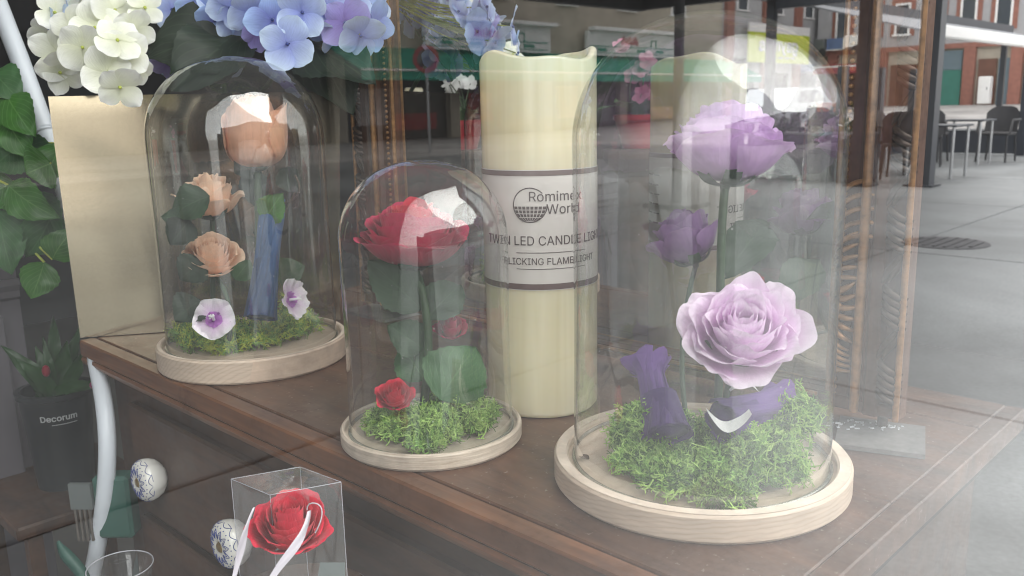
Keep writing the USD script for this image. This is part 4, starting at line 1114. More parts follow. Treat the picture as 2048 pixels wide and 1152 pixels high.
# red rose dome
p3 = Wd(826, 466, .79)
rose('rose', 'wide open red rose in the smallest dome', p3, UPZ + .10 * TOCAM(p3), .0470, .056, 'red_petal', 48, inner_mat='red_bright', ruffle=.6, rings=[(.0, 2, 2.2), (.08, 3, 1.7), (.17, 3, 1.6), (.27, 4, 1.4), (.38, 4, 1.4), (.50, 5, 1.2), (.63, 5, 1.2), (.78, 6, 1.05), (.95, 6, 1.0)], stem=[Wd(848, 600, .792), Wd(856, 720, .79), Wd(840, 850, .785)], stem_r=.004)
p4 = Wd(790, 788, .755)
rose('rose', 'small red rosebud low on the left in the smallest dome', p4, UPZ + .7 * TOCAM(p4), .0155, .021, 'red_bright', 44, rings=[(.05, 2, 1.8), (.25, 3, 1.3), (.5, 4, 1.1), (.75, 4, 1.0), (1.0, 5, .85)])
p5 = Wd(902, 652, .83)
rose('rose', 'small faded red rose behind the stem in the smallest dome', p5, UPZ + .4 * TOCAM(p5), .0150, .022, 'red_petal', 45, rings=[(.05, 2, 1.8), (.3, 3, 1.3), (.6, 4, 1.1), (1.0, 5, .85)])
lv = thing('rose_leaves', 'dark green leaves under the red rose', 'leaves', Wd(850, 700, .79))
for (a, b_, w, mt, sd, nr) in (((880, 800, .765), (950, 690, .775), .062, 'mid_leaf', 1, .4), ((845, 620, .795), (735, 520, .79), .045, 'rose_leaf', 2, .2), ((850, 700, .795), (775, 650, .785), .035, 'rose_leaf', 3, .3), ((850, 760, .80), (800, 690, .81), .038, 'mid_leaf', 4, .3), ((852, 640, .80), (925, 560, .83), .04, 'rose_leaf', 5, .3)):
    part(lv, 'leaf', leaf_mesh(Wd(*a), Wd(*b_), w, TOCAM(Wd(*a)) + nr * UPZ, seed=sd, bend=.06), mt)

# peach roses
p6 = Wd(512, 266, 1.03)
rose('rose', 'tall peach rosebud at the top of the left dome', p6, UPZ + .05 * RT, .0385, .076, 'peach_deep', 51, rings=[(.05, 2, 2.2), (.2, 2, 2.0), (.38, 3, 1.6), (.58, 3, 1.5), (.80, 3, 1.45), (.98, 3, 1.3)], tight=True, ruffle=1.2, stem=[Wd(517, 430, 1.04), Wd(515, 660, 1.05)], stem_r=.0045, inner_mat='peach_deep')
p7 = Wd(420, 388, 1.01)
rose('rose', 'peach rose behind the dark leaf in the left dome', p7, UPZ + .0 * TOCAM(p7), .0335, .05, 'peach', 54, ruffle=1.4, rings=[(.05, 2, 2.0), (.2, 3, 1.5), (.4, 3, 1.4), (.65, 4, 1.1), (1.0, 4, 1.0)], stem=[Wd(425, 520, 1.03), Wd(428, 680, 1.03)], stem_r=.003)
p8 = Wd(424, 508, .985)
rose('rose', 'open peach rose above the white hibiscus flower', p8, UPZ + .75 * TOCAM(p8) + .05 * RT, .0300, .044, 'peach', 57, ruffle=.9, stem=[Wd(455, 600, .99), Wd(458, 680, 1.0)], stem_r=.0026)
lv = thing('rose_leaves', 'dark rose leaves between the peach roses', 'leaves', Wd(400, 450, 1.0))
for (a, b_, w, mt, sd, nr) in (((420, 392, .965), (338, 425, .955), .042, 'rose_leaf', 1, .5), ((385, 440, .97), (325, 432, .95), .026, 'rose_leaf', 12, .2), ((380, 440, .965), (340, 490, .95), .036, 'dark_leaf', 2, .2), ((405, 520, .97), (360, 560, .96), .04, 'dark_leaf', 3, .2), ((400, 600, .97), (350, 640, .95), .042, 'dark_leaf', 4, .3),
                               ((505, 325, 1.04), (470, 345, 1.03), .035, 'dark_leaf', 5, .1), ((560, 340, 1.04), (600, 385, 1.03), .03, 'dark_leaf', 6, .1), ((530, 440, 1.02), (560, 390, 1.0), .036, 'bright_leaf', 7, .3), ((555, 560, 1.03), (603, 530, 1.02), .04, 'rose_leaf', 8, .3), ((500, 335, 1.05), (520, 420, 1.05), .035, 'dark_leaf', 9, .1), ((470, 560, 1.03), (500, 520, 1.04), .03, 'mid_leaf', 10, .3)):
    part(lv, 'leaf', leaf_mesh(Wd(*a), Wd(*b_), w, TOCAM(Wd(*a)) + nr * UPZ, seed=sd, bend=.05), mt)
part(lv, 'twig', tube(spline([Wd(515, 440, 1.04), Wd(560, 410, 1.03), Wd(597, 385, 1.02), Wd(590, 350, 1.02)], 14), .0012, 6), 'brown_stem')
part(lv, 'twig', tube(spline([Wd(590, 385, 1.02), Wd(565, 440, 1.03), Wd(548, 540, 1.04)], 12), .0011, 6), 'brown_stem')
furled('blue_flower', 'long furled blue flower standing behind the peach roses', Wd(522, 636, 1.0), Wd(545, 410, 1.03), .017, .0155, 'blue_furled', 61, n=6, flare=.8)


def hibiscus(label, c, nrm, r, seed):
    rs = np.random.default_rng(seed)
    t_ = thing('hibiscus_flower', label, 'flower', c)
    A = frame_of(nrm, rs.uniform(0, 6))
    for k in range(5):
        a0 = 2 * PI * k / 5; ph = rs.uniform(0, 6); q = rs.uniform(.92, 1.08)

        def fn(u, v, r0=0.0, sc=1.0, lift=0.0):
            s = 2 * u - 1
            x = r * q * sc * (.08 + .92 * v * (1 - .10 * s ** 2))
            w = r * .70 * sc * np.sin(PI * np.clip(.05 + .62 * v, 0, 1)) ** .9 * s
            z = r * (.42 * (v * sc) ** 1.3 + .07 * np.sin(7 * s + ph) * v ** 2 + .03 * np.sin(15 * s + ph) * v ** 3 + .02 * (k % 2)) + lift
            return np.stack([x * np.cos(a0) - w * np.sin(a0), x * np.sin(a0) + w * np.cos(a0), z], -1)
        part(t_, 'petal', placed(grid(fn, 15, 9), A, c), 'hibiscus_white')
        part(t_, 'throat', placed(grid(lambda u, v: fn(u, v, sc=.40, lift=.0007), 7, 5), A, c), 'hibiscus_throat')
    part(t_, 'stamen', placed(join(tube([(0, 0, 0), (.001, .0, r * .35), (.002, .001, r * .62)], [.0018, .0016, .0011], 8), *[sphere(rs.normal(0, .0018, 3) + [.002, .001, r * .6], .0011, 1) for _ in range(9)]), A, c), 'fallen_white')


c0 = Wd(428, 640, .965)
hibiscus('white flower with a magenta throat facing out of the moss', c0, TOCAM(c0) + .15 * UPZ - .1 * RT, .0215, 71)
c0 = Wd(578, 600, 1.0)
hibiscus('white flower seen edge on at the right of the left dome', c0, RT * .9 + .3 * TOCAM(c0) + .25 * UPZ, .0225, 72)

# ------------------------------------------------------------------ LED candle
CX, CY, CR = .620, .565, .0545
cd = thing('pillar_candle', 'tall cream pillar candle with a paper band behind the red rose dome', 'candle', (CX, CY, TZ))
na = 96
aa = np.linspace(0, 2 * PI, na, endpoint=False)
camang = math.atan2(-CY, -CX)
rel = (aa - camang + PI) % (2 * PI) - PI
ztop = 1.094 + .0055 * np.cos(2.1 * (rel + .95)) + .002 * np.sin(5 * rel) + .003 * np.sin(rel)
rings = [(CR - .003, np.full(na, TZ + .001)), (CR, np.full(na, TZ + .005))] + [(CR, TZ + .005 + (ztop - TZ - .008) * t) for t in (.33, .66, 1)] + [(CR - .0015, ztop - .0008), (CR - .004, ztop), (CR - .007, ztop - .0015), (CR - .009, ztop - .015), (CR - .010, ztop - .05), (.002, np.full(na, 1.03))]
V = np.vstack([np.c_[CX + r * np.cos(aa), CY + r * np.sin(aa), z] for r, z in rings])
F = np.vstack([np.c_[k * na + np.arange(na), k * na + (np.arange(na) + 1) % na, (k + 1) * na + (np.arange(na) + 1) % na, (k + 1) * na + np.arange(na)] for k in range(len(rings) - 1)])
part(cd, 'wax', (V, tri(F)), 'wax')
part(cd, 'flame_tip', placed(revolve([(0, 0), (.004, .003), (.0055, .012), (.003, .022), (0, .028)], 16), p=(CX, CY, 1.03)), 'wax')
ZL1, ZL0 = Wv_ = (0.9935, 0.8835)


def band(name, z0, z1, r, mat, a0=-PI, a1=PI):
    a = np.linspace(a0, a1, 97) + camang
    v = np.vstack([np.c_[CX + r * np.cos(a), CY + r * np.sin(a), np.full(97, z)] for z in (z0, z1)])
    i = np.arange(96)
    return part(cd, name, (v, tri(np.c_[i, i + 1, i + 98, i + 97])), mat)


band('paper_band', ZL0, ZL1, CR + .0005, 'label_paper')
band('band_stripe', ZL1 - .0055, ZL1 - .0008, CR + .0008, 'label_brown')
band('band_stripe', ZL0 + .0008, ZL0 + .0062, CR + .0008, 'label_brown')
SHIFT = .10   # the print sits a little right of the middle, as seen


def wrap(m, a_shift, r):
    """lays a flat print (x right, y up in metres, centred) round the candle, read from outside"""
    v = np.asarray(m[0], float)
    a = camang + SHIFT + a_shift + v[:, 0] / CR
    return np.c_[CX + (r + v[:, 2]) * np.cos(a), CY + (r + v[:, 2]) * np.sin(a), v[:, 1]], m[1]


def print_text(text, h, x, z, center=True, bold=False, track=1.0):
    t = meshkit.text_mesh(text, h, .0003, bold)
    v, f = trimesh.remesh.subdivide_to_size(np.array(t.vertices), np.array(t.faces), .006)
    v = np.array(v); v[:, 0] *= track
    if center:
        v[:, 0] -= (v[:, 0].max() + v[:, 0].min()) / 2
    v[:, 0] += x; v[:, 1] += z
    return part(cd, 'print', wrap((v, f), 0, CR + .0007), 'ink', False)


def print_line(pts, w=.00035):
    pts = np.asarray(pts, float)
    d = np.r_[0, np.cumsum(np.linalg.norm(np.diff(pts, axis=0), axis=1))]
    n = max(int(d[-1] / .003), 2)
    q = np.c_[np.interp(np.linspace(0, d[-1], n), d, pts[:, 0]), np.interp(np.linspace(0, d[-1], n), d, pts[:, 1])]
    a = camang + SHIFT + q[:, 0] / CR
    return tube(np.c_[CX + (CR + .0007) * np.cos(a), CY + (CR + .0007) * np.sin(a), q[:, 1]], w, 5)


print_text('Romimex', .0086, .010, .9655)
print_text('World', .0086, .0165, .9540)
print_text('TWIN LED CANDLE LIGHT', .0083, .004, .9255, track=.93)
print_text('FLICKING FLAME LIGHT', .0062, .006, .9075, track=.93)
ls = [print_line([(-.028, .9185), (.040, .9185)], .0003), print_line([(-.028, .9035), (.040, .9035)], .0003)]
gx, gz, gr = -.0145, .9620, .0155
ta = np.linspace(.75, 2 * PI + .05, 40)
ls.append(print_line(np.c_[gx + gr * np.cos(ta), gz + gr * np.sin(ta)], .0005))
part(cd, 'print_lines', join(*ls), 'ink')
cells = []
for i in range(8):
    for j in range(4):
        x0, x1 = -1 + 2 * i / 8 + .03, -1 + 2 * (i + 1) / 8 - .03
        z0, z1 = -.08 - j * .22, -.08 - (j + 1) * .22 + .05
        def sx_(x, z): return x * math.sqrt(max(1 - z * z, 0)) * .97
        q = np.array([[gx + gr * sx_(x0, z0), gz + gr * z0, 0], [gx + gr * sx_(x1, z0), gz + gr * z0, 0], [gx + gr * sx_(x1, z1), gz + gr * z1, 0], [gx + gr * sx_(x0, z1), gz + gr * z1, 0]])
        q = q + [0, 0, .0003]
        cells.append((q, np.array([[0, 1, 2], [0, 2, 3]])))
part(cd, 'globe_mark', wrap(join(*cells), 0, CR + .0006), 'ink', False)
# small print and a red strip on the back of the band, seen in the mirror
bk_ = []
for i in range(6):
    zq = .968 - i * .011
    for j in range(4):
        x0 = PI * CR - .03 + j * .015 + .002 * (i % 2)
        bk_.append(print_line([(x0, zq), (x0 + .010, zq)], .0009))
part(cd, 'back_print', join(*bk_), 'ink')

# ------------------------------------------------------------------ gilt planter and hydrangeas
A0, B0 = np.array([.407, 1.204]), np.array([.690, 1.013])
ev = (B0 - A0) / np.linalg.norm(B0 - A0); nv_ = np.array([.56, .829]); DP = .17
H1 = 1.074
gp = thing('gilt_planter', 'champagne gold metal planter behind the left dome', 'planter', (.6, 1.2, TZ))
cb = [A0, B0, B0 + nv_ * DP, A0 + nv_ * DP]
cen = np.mean(cb, 0)
ct = [A0 - ev * .002, B0 + ev * .018, B0 + ev * .018 + nv_ * DP, A0 - ev * .002 + nv_ * DP]
inn = lambda q, d: cen + (q - cen) * (1 - d)
bot = np.array([[*q, TZ + .001] for q in cb]); top = np.array([[*q, H1] for q in ct]); it = np.array([[*inn(q, .015), H1] for q in ct]); ib = np.array([[*inn(q, .04), H1 - .05] for q in ct])
for k in range(4):
    k2 = (k + 1) % 4
    nu = 14
    fa = grid(lambda u, v: (bot[k] * (1 - u)[..., None] + bot[k2] * u[..., None]) * (1 - v)[..., None] + (top[k] * (1 - u)[..., None] + top[k2] * u[..., None]) * v[..., None], 8, 8)[:2]
    part(gp, 'side', fa, 'champagne', False)
    part(gp, 'rim', (np.array([top[k], top[k2], it[k2], it[k], ib[k2], ib[k]]), np.array([[0, 1, 2], [0, 2, 3], [3, 2, 4], [3, 4, 5]])), 'champagne', False)
single('planter_soil', (ib, np.array([[0, 1, 2], [0, 2, 3]])), 'soil', 'dark soil inside the gold planter', 'soil', smooth=False)

rs = np.random.default_rng(99)
hw = thing('white_hydrangea', 'white hydrangea heads hanging over the left corner of the gold planter', 'hydrangea', Wd(200, 100, 1.05))
cw = Wd(195, 70, 1.12)
for (px, py, d, r, dx, dy) in ((115, 105, 1.03, .036, -.5, -.1), (215, 145, 1.00, .033, .1, -.35), (240, 175, .985, .031, .2, -.5), (190, 55, 1.02, .034, 0, .2), (150, 60, 1.02, .033, -.25, .1), (110, 25, 1.04, .028, -.5, .2), (250, 105, 1.01, .03, .35, -.1), (230, 20, 1.03, .034, .2, .3), (270, 60, 1.03, .03, .4, 0),
                          (150, 125, 1.03, .032, -.3, -.4), (200, 90, 1.03, .03, .05, 0), (290, 15, 1.04, .028, .5, .2), (120, 145, 1.035, .03, -.4, -.5), (175, 20, 1.05, .03, -.1, .3), (95, 70, 1.06, .026, -.7, 0), (235, 80, 1.0, .032, .2, .05), (270, 140, 1.03, .022, .5, -.5), (165, 95, 1.0, .034, -.1, -.05), (140, -10, 1.05, .03, -.3, .4), (210, -25, 1.05, .034, .1, .4), (285, -30, 1.06, .03, .3, .4)):
    c = Wd(px, py, d)
    part(hw, 'floret', floret(c, TOCAM(c) + dx * RT + dy * UP + rs.normal(0, .26, 3), r * .92, rs.uniform(0, 6), rs), 'white_petal')
    part(hw, 'floret_stem', tube(spline([c - .002 * TOCAM(c), (c * .55 + cw * .45) - .01 * UPZ, cw], 8), .0011, 6), 'yellow_green')
    part(hw, 'eye', sphere(c + .0022 * TOCAM(c), .0021, 1), 'yellow_green')
part(hw, 'stem', tube(spline([cw, cw + [.03, .03, -.06], [.56, 1.2, 1.03]], 12), .0035, 8), 'stem')
hb = thing('blue_hydrangea', 'blue hydrangea heads over the gold planter', 'hydrangea', Wd(530, 0, 1.1))
cbu = [Wd(410, -60, 1.17), Wd(560, -60, 1.17), Wd(690, -40, 1.19)]
lst = [(575, 88, 1.0, .036, 0, -.25), (605, 25, 1.0, .037, .15, .05), (545, 40, 1.02, .034, -.1, -.1), (500, 25, 1.03, .033, -.2, -.2), (460, 15, 1.04, .031, -.3, 0), (400, 25, 1.06, .03, -.2, -.3), (345, 20, 1.07, .033, -.4, -.2), (320, 0, 1.08, .03, -.5, 0), (430, 40, 1.06, .028, 0, -.5), (655, 15, 1.03, .035, .2, 0), (690, 45, 1.03, .034, .3, -.2), (720, 70, 1.03, .033, .4, -.4), (750, 50, 1.05, .032, .6, 0), (700, 15, 1.05, .034, .3, .2),
       (640, -15, 1.03, .034, .1, .3), (570, -20, 1.03, .035, 0, .3), (500, -25, 1.04, .034, -.1, .3), (430, -20, 1.06, .032, -.2, .3), (370, -20, 1.08, .03, -.3, .3), (740, 10, 1.07, .032, .6, .3), (680, 85, 1.05, .026, .2, -.6), (625, 60, 1.03, .03, .2, -.3), (515, 60, 1.05, .026, -.1, -.6), (465, 45, 1.06, .026, -.2, -.6), (730, -30, 1.07, .03, .4, .4), (300, 20, 1.09, .026, -.6, -.1), (660, 50, 1.05, .03, .1, -.4)]
for i, (px, py, d, r, dx, dy) in enumerate(lst + [(rs.uniform(330, 740), rs.uniform(-140, -50), rs.uniform(1.05, 1.14), .032, rs.normal(0, .3), .6) for _ in range(22)] + [(rs.uniform(330, 740), rs.uniform(-120, 20), rs.uniform(1.2, 1.30), .032, rs.normal(0, .4), 9.0) for _ in range(26)] + [(rs.uniform(300, 520), rs.uniform(-60, 60), rs.uniform(1.10, 1.18), .032, rs.normal(0, .4), 9.0) for _ in range(16)] + [(rs.uniform(335, 470), rs.uniform(70, 125), rs.uniform(1.09, 1.13), .03, rs.normal(0, .4), 9.0) for _ in range(9)] + [(rs.uniform(540, 720), rs.uniform(10, 105), rs.uniform(1.17, 1.26), .033, rs.normal(0, .3), 9.0) for _ in range(22)]):
    c = Wd(px, py, d)
    nrm = (TOCAM(c) + dx * RT + dy * UP + rs.normal(0, .28, 3)) if dy < 5 else (-TOCAM(c) + dx * RT + .2 * UP + rs.normal(0, .25, 3))
    h = min(cbu, key=lambda q: np.linalg.norm(q - c))
    part(hb, 'floret', floret(c, nrm, r * .93, rs.uniform(0, 6), rs), ['hydrangea_blue', 'hydrangea_pale', 'hydrangea_pale', 'hydrangea_pale', 'hydrangea_violet', 'hydrangea_pale'][i % 6 if i > 8 else [1, 1, 0, 1, 3, 0, 3, 3, 0][i]])
    part(hb, 'eye', sphere(c + .0022 * nrm / np.linalg.norm(nrm), .002, 1), 'ink_blue')
    if i < 27:
        part(hb, 'floret_stem', tube(spline([c - .002 * TOCAM(c), (c * .55 + h * .45) - .012 * UPZ, h], 8), .001, 6), 'yellow_green')
for i in range(18):   # the far side of the bush, seen in the mirror
    v_ = Wd(rs.uniform(865, 960), rs.uniform(0, 130), rs.uniform(1.50, 1.57)); c = np.array([2 * .757 - v_[0], v_[1], v_[2]])
    part(hb, 'floret', floret(c, np.array([.8, -.1, .15]) + rs.normal(0, .3, 3), .03, rs.uniform(0, 6), rs), 'hydrangea_pale')
    part(hb, 'floret_stem', tube(spline([c, (c + cbu[0]) / 2 - .01 * UPZ, cbu[0]], 6), .001, 6), 'stem')
for h in cbu:
    part(hb, 'stem', tube(spline([h, h + [.02, .02, -.07], [.63, 1.18, 1.03]], 12), .0035, 8), 'stem')
for (a, b_, w, sd, bend) in (((505, 70, 1.08), (288, 92, 1.03), .115, 1, .05), ((500, 60, 1.09), (340, 185, 1.02), .085, 2, .08), ((470, 50, 1.10), (420, 175, 1.06), .075, 3, .05), ((570, 70, 1.07), (748, 158, 1.03), .10, 4, .06), ((600, 60, 1.08), (705, 212, 1.05), .085, 5, .06), ((560, 60, 1.13), (590, 160, 1.1), .06, 6, .02), ((330, 10, 1.1), (285, 90, 1.08), .06, 7, .03)):
    part(hb, 'leaf', leaf_mesh(Wd(*a), Wd(*b_), w, TOCAM(Wd(*a)) + .7 * UPZ, bend=bend, seed=sd, serr=.05, nu=9, nv=28), 'dark_leaf', label='broad dark serrated leaf' if sd == 2 else None)

# ------------------------------------------------------------------ left side: hoop, plants, cupboard
single('white_pole', tube([Wd(-30, -60, 1.42), Wd(40, 120, 1.42), Wd(82, 235, 1.42), Wd(112, 318, 1.42), Wd(150, 450, 1.43)], .0145, 16), 'white_plastic', 'slanting white tube with a joint, left of the gold planter', 'pole')
hp = [Wx(px, py, xx_) for px, py, xx_ in ((191, 716, .412), (198, 752, .405), (207, 800, .395), (214, 870, .385), (213, 950, .378), (205, 1030, .372), (190, 1120, .366), (178, 1180, .362), (165, 1240, .36))]
single('white_hoop', tube(spline(hp, 40), .0105, 16), 'white_plastic', 'white curved hoop hanging in front of the chest, left of the porcelain knobs', 'hoop')
single('pole_joint', tube([Wd(89, 256, 1.42), Wd(92, 264, 1.42)], .0156, 16), 'white_plastic', 'narrow joint sleeve on the slanting white tube', 'joint')

cp = thing('panelled_cupboard', 'grey lilac cupboard with a raised panel door behind the left plants', 'cupboard', (.0, 1.55, .01))
YF = 1.52
part(cp, 'body', box((-.9, YF, .01), (.43, 2.0, .83)), 'cupboard_paint', False)
part(cp, 'top', box((-.92, YF - .015, .8305), (.445, 2.02, .86), .004), 'cupboard_paint', False)
part(cp, 'moulding', prism([(YF, .80), (YF - .012, .80), (YF - .014, .79), (YF - .006, .78), (YF - .006, .77), (YF, .765)], 0, -.9, .43), 'cupboard_paint', False)
for x0, x1 in ((-.86, -.27), (-.23, .40)):
    d_ = part(cp, 'door', box((x0, YF - .018, .05), (x1, YF - .0005, .745), .003), 'cupboard_paint', False)
    part(d_, 'panel_frame', join(*[box(lo, hi, .002) for lo, hi in (((x0 + .06, YF - .024, .69), (x1 - .06, YF - .018, .70)), ((x0 + .06, YF - .024, .10), (x1 - .06, YF - .018, .11)), ((x0 + .06, YF - .024, .11), (x0 + .07, YF - .018, .69)), ((x1 - .07, YF - .024, .11), (x1 - .06, YF - .018, .69)))]), 'cupboard_paint', False)
    part(d_, 'handle', tube(spline([(x0 + .03, YF - .019, .58), (x0 + .03, YF - .04, .56), (x0 + .03, YF - .04, .50), (x0 + .03, YF - .019, .48)], 12), .006, 8), 'black_iron')

pl_ = thing('leafy_plant', 'bright green round leaved plant at the left edge', 'plant', Wd(40, 400, 1.3))
rs = np.random.default_rng(5)
root = np.array([.33, 1.60, .93])
lfs = [((95, 330), (60, 345), .07), ((30, 300), (-10, 330), .075), ((20, 370), (-25, 395), .08), ((100, 430), (60, 500), .075), ((80, 400), (110, 480), .065), ((30, 380), (90, 425), .06), ((0, 440), (20, 530), .065), ((85, 535), (68, 585), .055), ((60, 300), (110, 325), .06), ((10, 180), (-20, 240), .07), ((20, 200), (60, 260), .06), ((-10, 150), (30, 190), .06), ((110, 510), (135, 470), .05), ((40, 440), (15, 480), .06), ((55, 480), (85, 440), .06), ((20, 250), (50, 300), .055), ((-10, 480), (-20, 540), .05), ((120, 300), (95, 360), .055)]
for i, (a, b_, w) in enumerate(lfs):
    da = 1.28 + .012 * (i % 5)
    pa, pb = Wd(*a, da), Wd(*b_, da - .012)
    mid = (pa + pb) / 2; ext = (pb - pa) * 1.15
    part(pl_, 'leaf', leaf_mesh(mid - ext * .62, mid + ext * .62, w, TOCAM(mid) + rs.normal(0, .3, 3) + .3 * UPZ, bend=.10, serr=.05, fold=.10, seed=i), ['bright_leaf', 'mid_leaf', 'bright_leaf', 'mid_leaf', 'mid_leaf'][i % 5])
    part(pl_, 'leaf_stalk', tube(spline([mid - ext * .62, (mid - ext * .62) * .5 + root * .5 + [0, 0, .03], root], 8), .0018, 6), 'yellow_green')
part(pl_, 'pot', placed(revolve([(0, .861), (.075, .861), (.095, .98), (.1, .98), (.1, 1.0), (.088, 1.0), (.085, .97), (0, .965)], 28), p=(.33, 1.66, 0)), 'black_pot', 40)

dp = thing('strap_leaf_plant', 'dark strap leaved plant in a black pot lettered Decorum', 'plant', Wd(115, 870, 1.36))
pc = Wd(118, 842, 1.36)
part(dp, 'pot', placed(revolve([(0, -.10), (.040, -.10), (.052, .045), (.056, .047), (.056, .055), (.048, .055), (.046, .035), (0, .03)], 32), p=pc), 'black_pot', 40)
t = meshkit.text_mesh('Decorum', .0088, .0004, True)
v, f = trimesh.remesh.subdivide_to_size(np.array(t.vertices), np.array(t.faces), .005)
v = np.array(v); v[:, 0] -= v[:, 0].max() / 2
ac_ = math.atan2(EYE[1] - pc[1], EYE[0] - pc[0])
a_ = ac_ + v[:, 0] / .05
rr_ = .0505 + v[:, 2] + (v[:, 1]) * .08
part(dp, 'lettering', (np.c_[pc[0] + rr_ * np.cos(a_), pc[1] + rr_ * np.sin(a_), pc[2] + .016 + v[:, 1]], f), 'white_print', False)
part(dp, 'lettering_line', tube([(pc[0] + .0505 * math.cos(ac_ + q), pc[1] + .0505 * math.sin(ac_ + q), pc[2] + .010) for q in np.linspace(-.2, .5, 8)], .0005, 5), 'white_print')
for i, (px, py, w) in enumerate(((0, 690, .028), (105, 640, .022), (70, 690, .02), (160, 650, .022), (40, 720, .026), (130, 690, .026), (85, 670, .014), (20, 790, .024), (190, 760, .024), (170, 700, .02), (60, 760, .028), (140, 740, .028))):
    tip = Wd(px, py, 1.30 + .02 * (i % 4))
    part(dp, 'leaf', leaf_mesh(pc + [0, 0, .035], tip, w, TOCAM(tip) + .4 * UPZ, bend=.12 * (-1) ** i, serr=0, fold=.2, seed=i, nu=5, nv=16), 'strap_leaf')
part(dp, 'bud', sphere(Wd(187, 770, 1.3), .006, 1), 'pink_petal')
part(dp, 'bud', sphere(Wd(92, 742, 1.32), .006, 1, (1, 1, 1.6)), 'red_petal')
st = thing('plant_stand', 'small dark stand under the lettered black pot', 'stand', (pc[0], pc[1], .01))
zt_ = pc[2] - .1005
part(st, 'top', box((pc[0] - .11, pc[1] - .12, zt_ - .02), (pc[0] + .10, pc[1] + .14, zt_), .003), 'drawer_wood', False)
for sx in (-1, 1):
    for sy in (-1, 1):
        part(st, 'leg', box((pc[0] + sx * .085 - .01, pc[1] + sy * .10 - .01, .01), (pc[0] + sx * .085 + .01, pc[1] + sy * .10 + .01, zt_ - .0205)), 'drawer_wood', False)

# teal bag, pale carton, white rimmed bowl on the floor by the chest
tb = thing('teal_bag', 'teal paper bag with a grey card and pale stripes', 'bag', Wd(200, 1000, 1.15))
q0 = Wd(222, 1015, 1.115)
R_ = np.c_[RT, np.cross(RT, UPZ) * -1, UPZ]
R_[:, 1] = np.cross(UPZ, RT)
Pb = lambda m: placed(m, R_, q0)
part(tb, 'body', Pb(box((-.018, -.008, -.040), (.028, .020, .044), .004)), 'teal_paper', False)
part(tb, 'card', Pb(box((-.046, -.010, .002), (-.0185, -.004, .036))), 'grey_card', False)
for k in range(4):
    part(tb, 'stripe', Pb(box((-.043 + .006 * k, -.009, -.042), (-.0405 + .006 * k, -.005, .0015))), 'pale_slat', False)
single('teal_ribbon', tube(spline([Wd(116, 1082, 1.1), Wd(132, 1108, 1.1), Wd(150, 1128, 1.1), Wd(172, 1175, 1.1)], 12), [.002, .004, .006, .0075, .008, .008, .008, .008, .008, .008, .008, .008], 5), 'teal_paper', 'loose teal ribbon end below the teal bag', 'ribbon')
bw = thing('white_bowl', 'clear bowl with a thin white rim at the bottom edge beside the hoop', 'bowl', Wd(245, 1135, 1.0))
part(bw, 'bowl', placed(revolve([(0, -.05), (.02, -.05), (.034, -.01), (.0355, -.0015)], 32), p=Wd(240, 1132, 1.0)), 'acetate', 40)
part(bw, 'rim', placed(revolve([(.0355 + .0007 * math.cos(q), .0007 * math.sin(q)) for q in np.linspace(0, 2 * PI, 9)[:-1]], 40, closed=True), p=Wd(240, 1132, 1.0)), 'acetate_edge')
part(bw, 'tag', (np.array([Wd(274, 1104, .99), Wd(280, 1160, .99), Wd(262, 1160, .985)]), np.array([[0, 1, 2], [2, 1, 0]])), 'grey_card', False)

# ------------------------------------------------------------------ clear box with a red rose
F0, L0, R0 = Wz(540, 990, .785), Wz(462, 958, .785), Wz(682, 964, .785)
K0 = L0 + R0 - F0
hb_ = .098
bx = thing('acetate_box', 'clear plastic gift box with a red rose and white ribbon', 'box', (*np.mean([F0, L0, R0, K0], 0)[:2], .785 - hb_))
tp = [F0, R0, K0, L0]
dn = [q - [0, 0, hb_] for q in tp]
for k in range(4):
    k2 = (k + 1) % 4
    part(bx, 'side', (np.array([tp[k], tp[k2], dn[k2], dn[k]]), np.array([[0, 1, 2], [0, 2, 3]])), 'acetate', False)
    part(bx, 'edge', tube([tp[k], dn[k]], .00022, 5), 'acetate_edge')
    part(bx, 'edge', tube([tp[k], tp[k2]], .00022, 5), 'acetate_edge')
part(bx, 'lid', (np.array([q + [0, 0, .0005] for q in tp]), np.array([[0, 1, 2], [0, 2, 3]])), 'acetate', False)
part(bx, 'bottom_card', (np.array([q + [0, 0, .001] for q in dn]), np.array([[0, 1, 2], [0, 2, 3]])), 'grey_card', False)


def strap(pts, w, wdir):
    c = spline(pts, 24); wd = np.asarray(wdir, float)
    return grid(lambda u, v: np.stack([np.interp(v.ravel(), np.linspace(0, 1, 24), c[:, k]).reshape(v.shape) for k in range(3)], -1) + ((u - .5) * w * np.clip(.30 + 2.2 * v, 0, 1) * (1 - .25 * np.sin(9 * v)))[..., None] * wd
                + (.0016 * np.sin(7 * v + 3 * u) * (u - .2))[..., None] * FW, 5, 60)


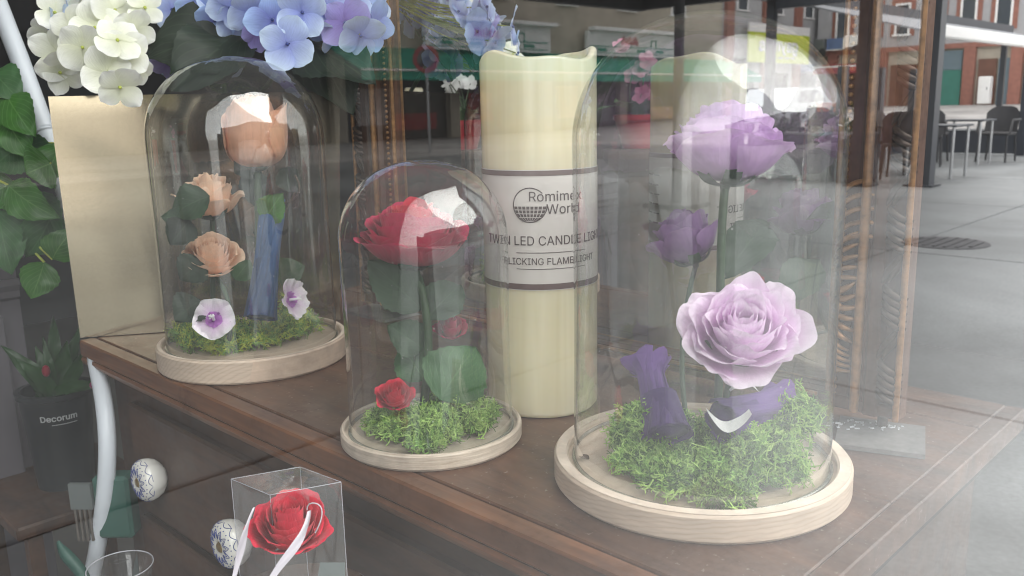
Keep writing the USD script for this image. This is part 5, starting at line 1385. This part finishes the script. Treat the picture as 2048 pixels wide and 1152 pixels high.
part(bx, 'ribbon', strap([Wd(618, 1022, .548), Wd(612, 1050, .542), Wd(590, 1092, .538), Wd(555, 1140, .536), Wd(530, 1180, .536)], .0085, RT * .9 + UP * .35), 'ribbon')
part(bx, 'ribbon', strap([Wd(508, 1015, .60), Wd(500, 1035, .598), Wd(488, 1075, .598), Wd(476, 1120, .6), Wd(466, 1170, .6)], .0042, RT), 'ribbon')
part(bx, 'cord', tube(spline([Wd(614, 1020, .55), Wd(625, 1006, .549), Wd(638, 1010, .549), Wd(640, 1045, .549), Wd(630, 1066, .549)], 16), .0004, 5), 'acetate_edge')
pr = np.mean([F0, L0, R0, K0], 0) - [0, 0, .048]
pr = Wd(580, 1042, .62)
rose('rose', 'red rose inside the clear plastic gift box', pr, UPZ + .55 * TOCAM(pr), .0265, .034, 'red_bright', 81)
part(bx, 'card_corner', (np.array([Wd(640, 1125, .59), Wd(690, 1125, .60), Wd(690, 1175, .60), Wd(632, 1175, .59)]), np.array([[0, 1, 2], [0, 2, 3]])), 'grey_card', False)
sx0, sy0 = np.mean([q[0] for q in tp]), np.mean([q[1] for q in tp])
sd_ = thing('display_stool', 'dark wooden stool carrying the clear gift box', 'stool', (sx0, sy0, .01))
part(sd_, 'seat', placed(revolve([(0, -.02), (.058, -.02), (.062, -.016), (.062, -.004), (.058, -.0005), (0, -.0005)], 32), p=(sx0, sy0, .785 - hb_)), 'drawer_wood', 40)
for k in range(3):
    a = 2 * PI * k / 3 + .4
    part(sd_, 'leg', tube([(sx0 + .04 * math.cos(a), sy0 + .04 * math.sin(a), .785 - hb_ - .02), (sx0 + .075 * math.cos(a), sy0 + .075 * math.sin(a), .012)], .009, 8), 'drawer_wood')

# ------------------------------------------------------------------ things seen in the mirror only (they stand left of the frame)
def mirrored(px, py, d):
    v = Wd(px, py, d); return np.array([2 * .757 - v[0], v[1], v[2]])


for i, (px, py, d, lab, pm) in enumerate(((1278, 240, 1.9, 'red pot with pink flowers, seen in the mirror beside the candle', 'pink_petal'), (925, 250, 2.2, 'red pot with white flowers, seen in the mirror above the small dome', 'fallen_white'))):
    c = mirrored(px, py, d)
    fp_ = thing('red_flower_pot', lab, 'flower pot', (c[0], c[1], c[2] - .06))
    part(fp_, 'pot', placed(revolve([(0, -.06), (.035, -.06), (.052, .0), (.055, .0), (.055, .012), (.048, .012), (.045, -.01), (0, -.012)], 28), p=c), 'red_pot', 40)
    rs = np.random.default_rng(200 + i)
    for k in range(9):
        q = c + [rs.normal(0, .03), rs.normal(0, .03), rs.uniform(.05, .16)]
        part(fp_, 'flower', floret(q, [.8 + rs.normal(0, .3), -.4 + rs.normal(0, .3), .4], .022, rs.uniform(0, 6), rs, n=5), pm)
        part(fp_, 'stem', tube(spline([c + [0, 0, -.01], (c + q) / 2 + rs.normal(0, .01, 3), q], 8), .0015, 6), 'stem')
    for k in range(5):
        a = 2 * PI * k / 5
        part(fp_, 'leaf', leaf_mesh(c, c + [.09 * math.cos(a), .09 * math.sin(a), .04], .035, UPZ, seed=k), 'mid_leaf')
    ps = thing('pot_pedestal', 'dark pedestal under the red pot with ' + ('pink' if i == 0 else 'white') + ' flowers', 'pedestal', (c[0], c[1], .01))
    part(ps, 'column', placed(revolve([(0, 0.011), (.10, .011), (.10, .03), (.05, .05), (.045, c[2] - .12), (.08, c[2] - .08), (.08, c[2] - .061), (0, c[2] - .061)], 28), p=(c[0], c[1], 0)), 'drawer_wood', 40)
c = mirrored(882, 260, 1.95)
cc2 = thing('pillar_candle', 'plain cream pillar candle, seen as a narrow strip in the mirror', 'candle', (c[0], c[1], .861))
part(cc2, 'wax', placed(revolve([(0, .861), (.02, .861), (.021, .866), (.021, 1.09), (.019, 1.095), (.014, 1.085), (0, 1.08)], 32), p=(c[0], max(c[1], 1.58), 0)), 'wax')
part(cc2, 'wick', tube([(c[0], max(c[1], 1.58), 1.08), (c[0] + .001, max(c[1], 1.58), 1.1)], .0012, 6), 'black_pot')
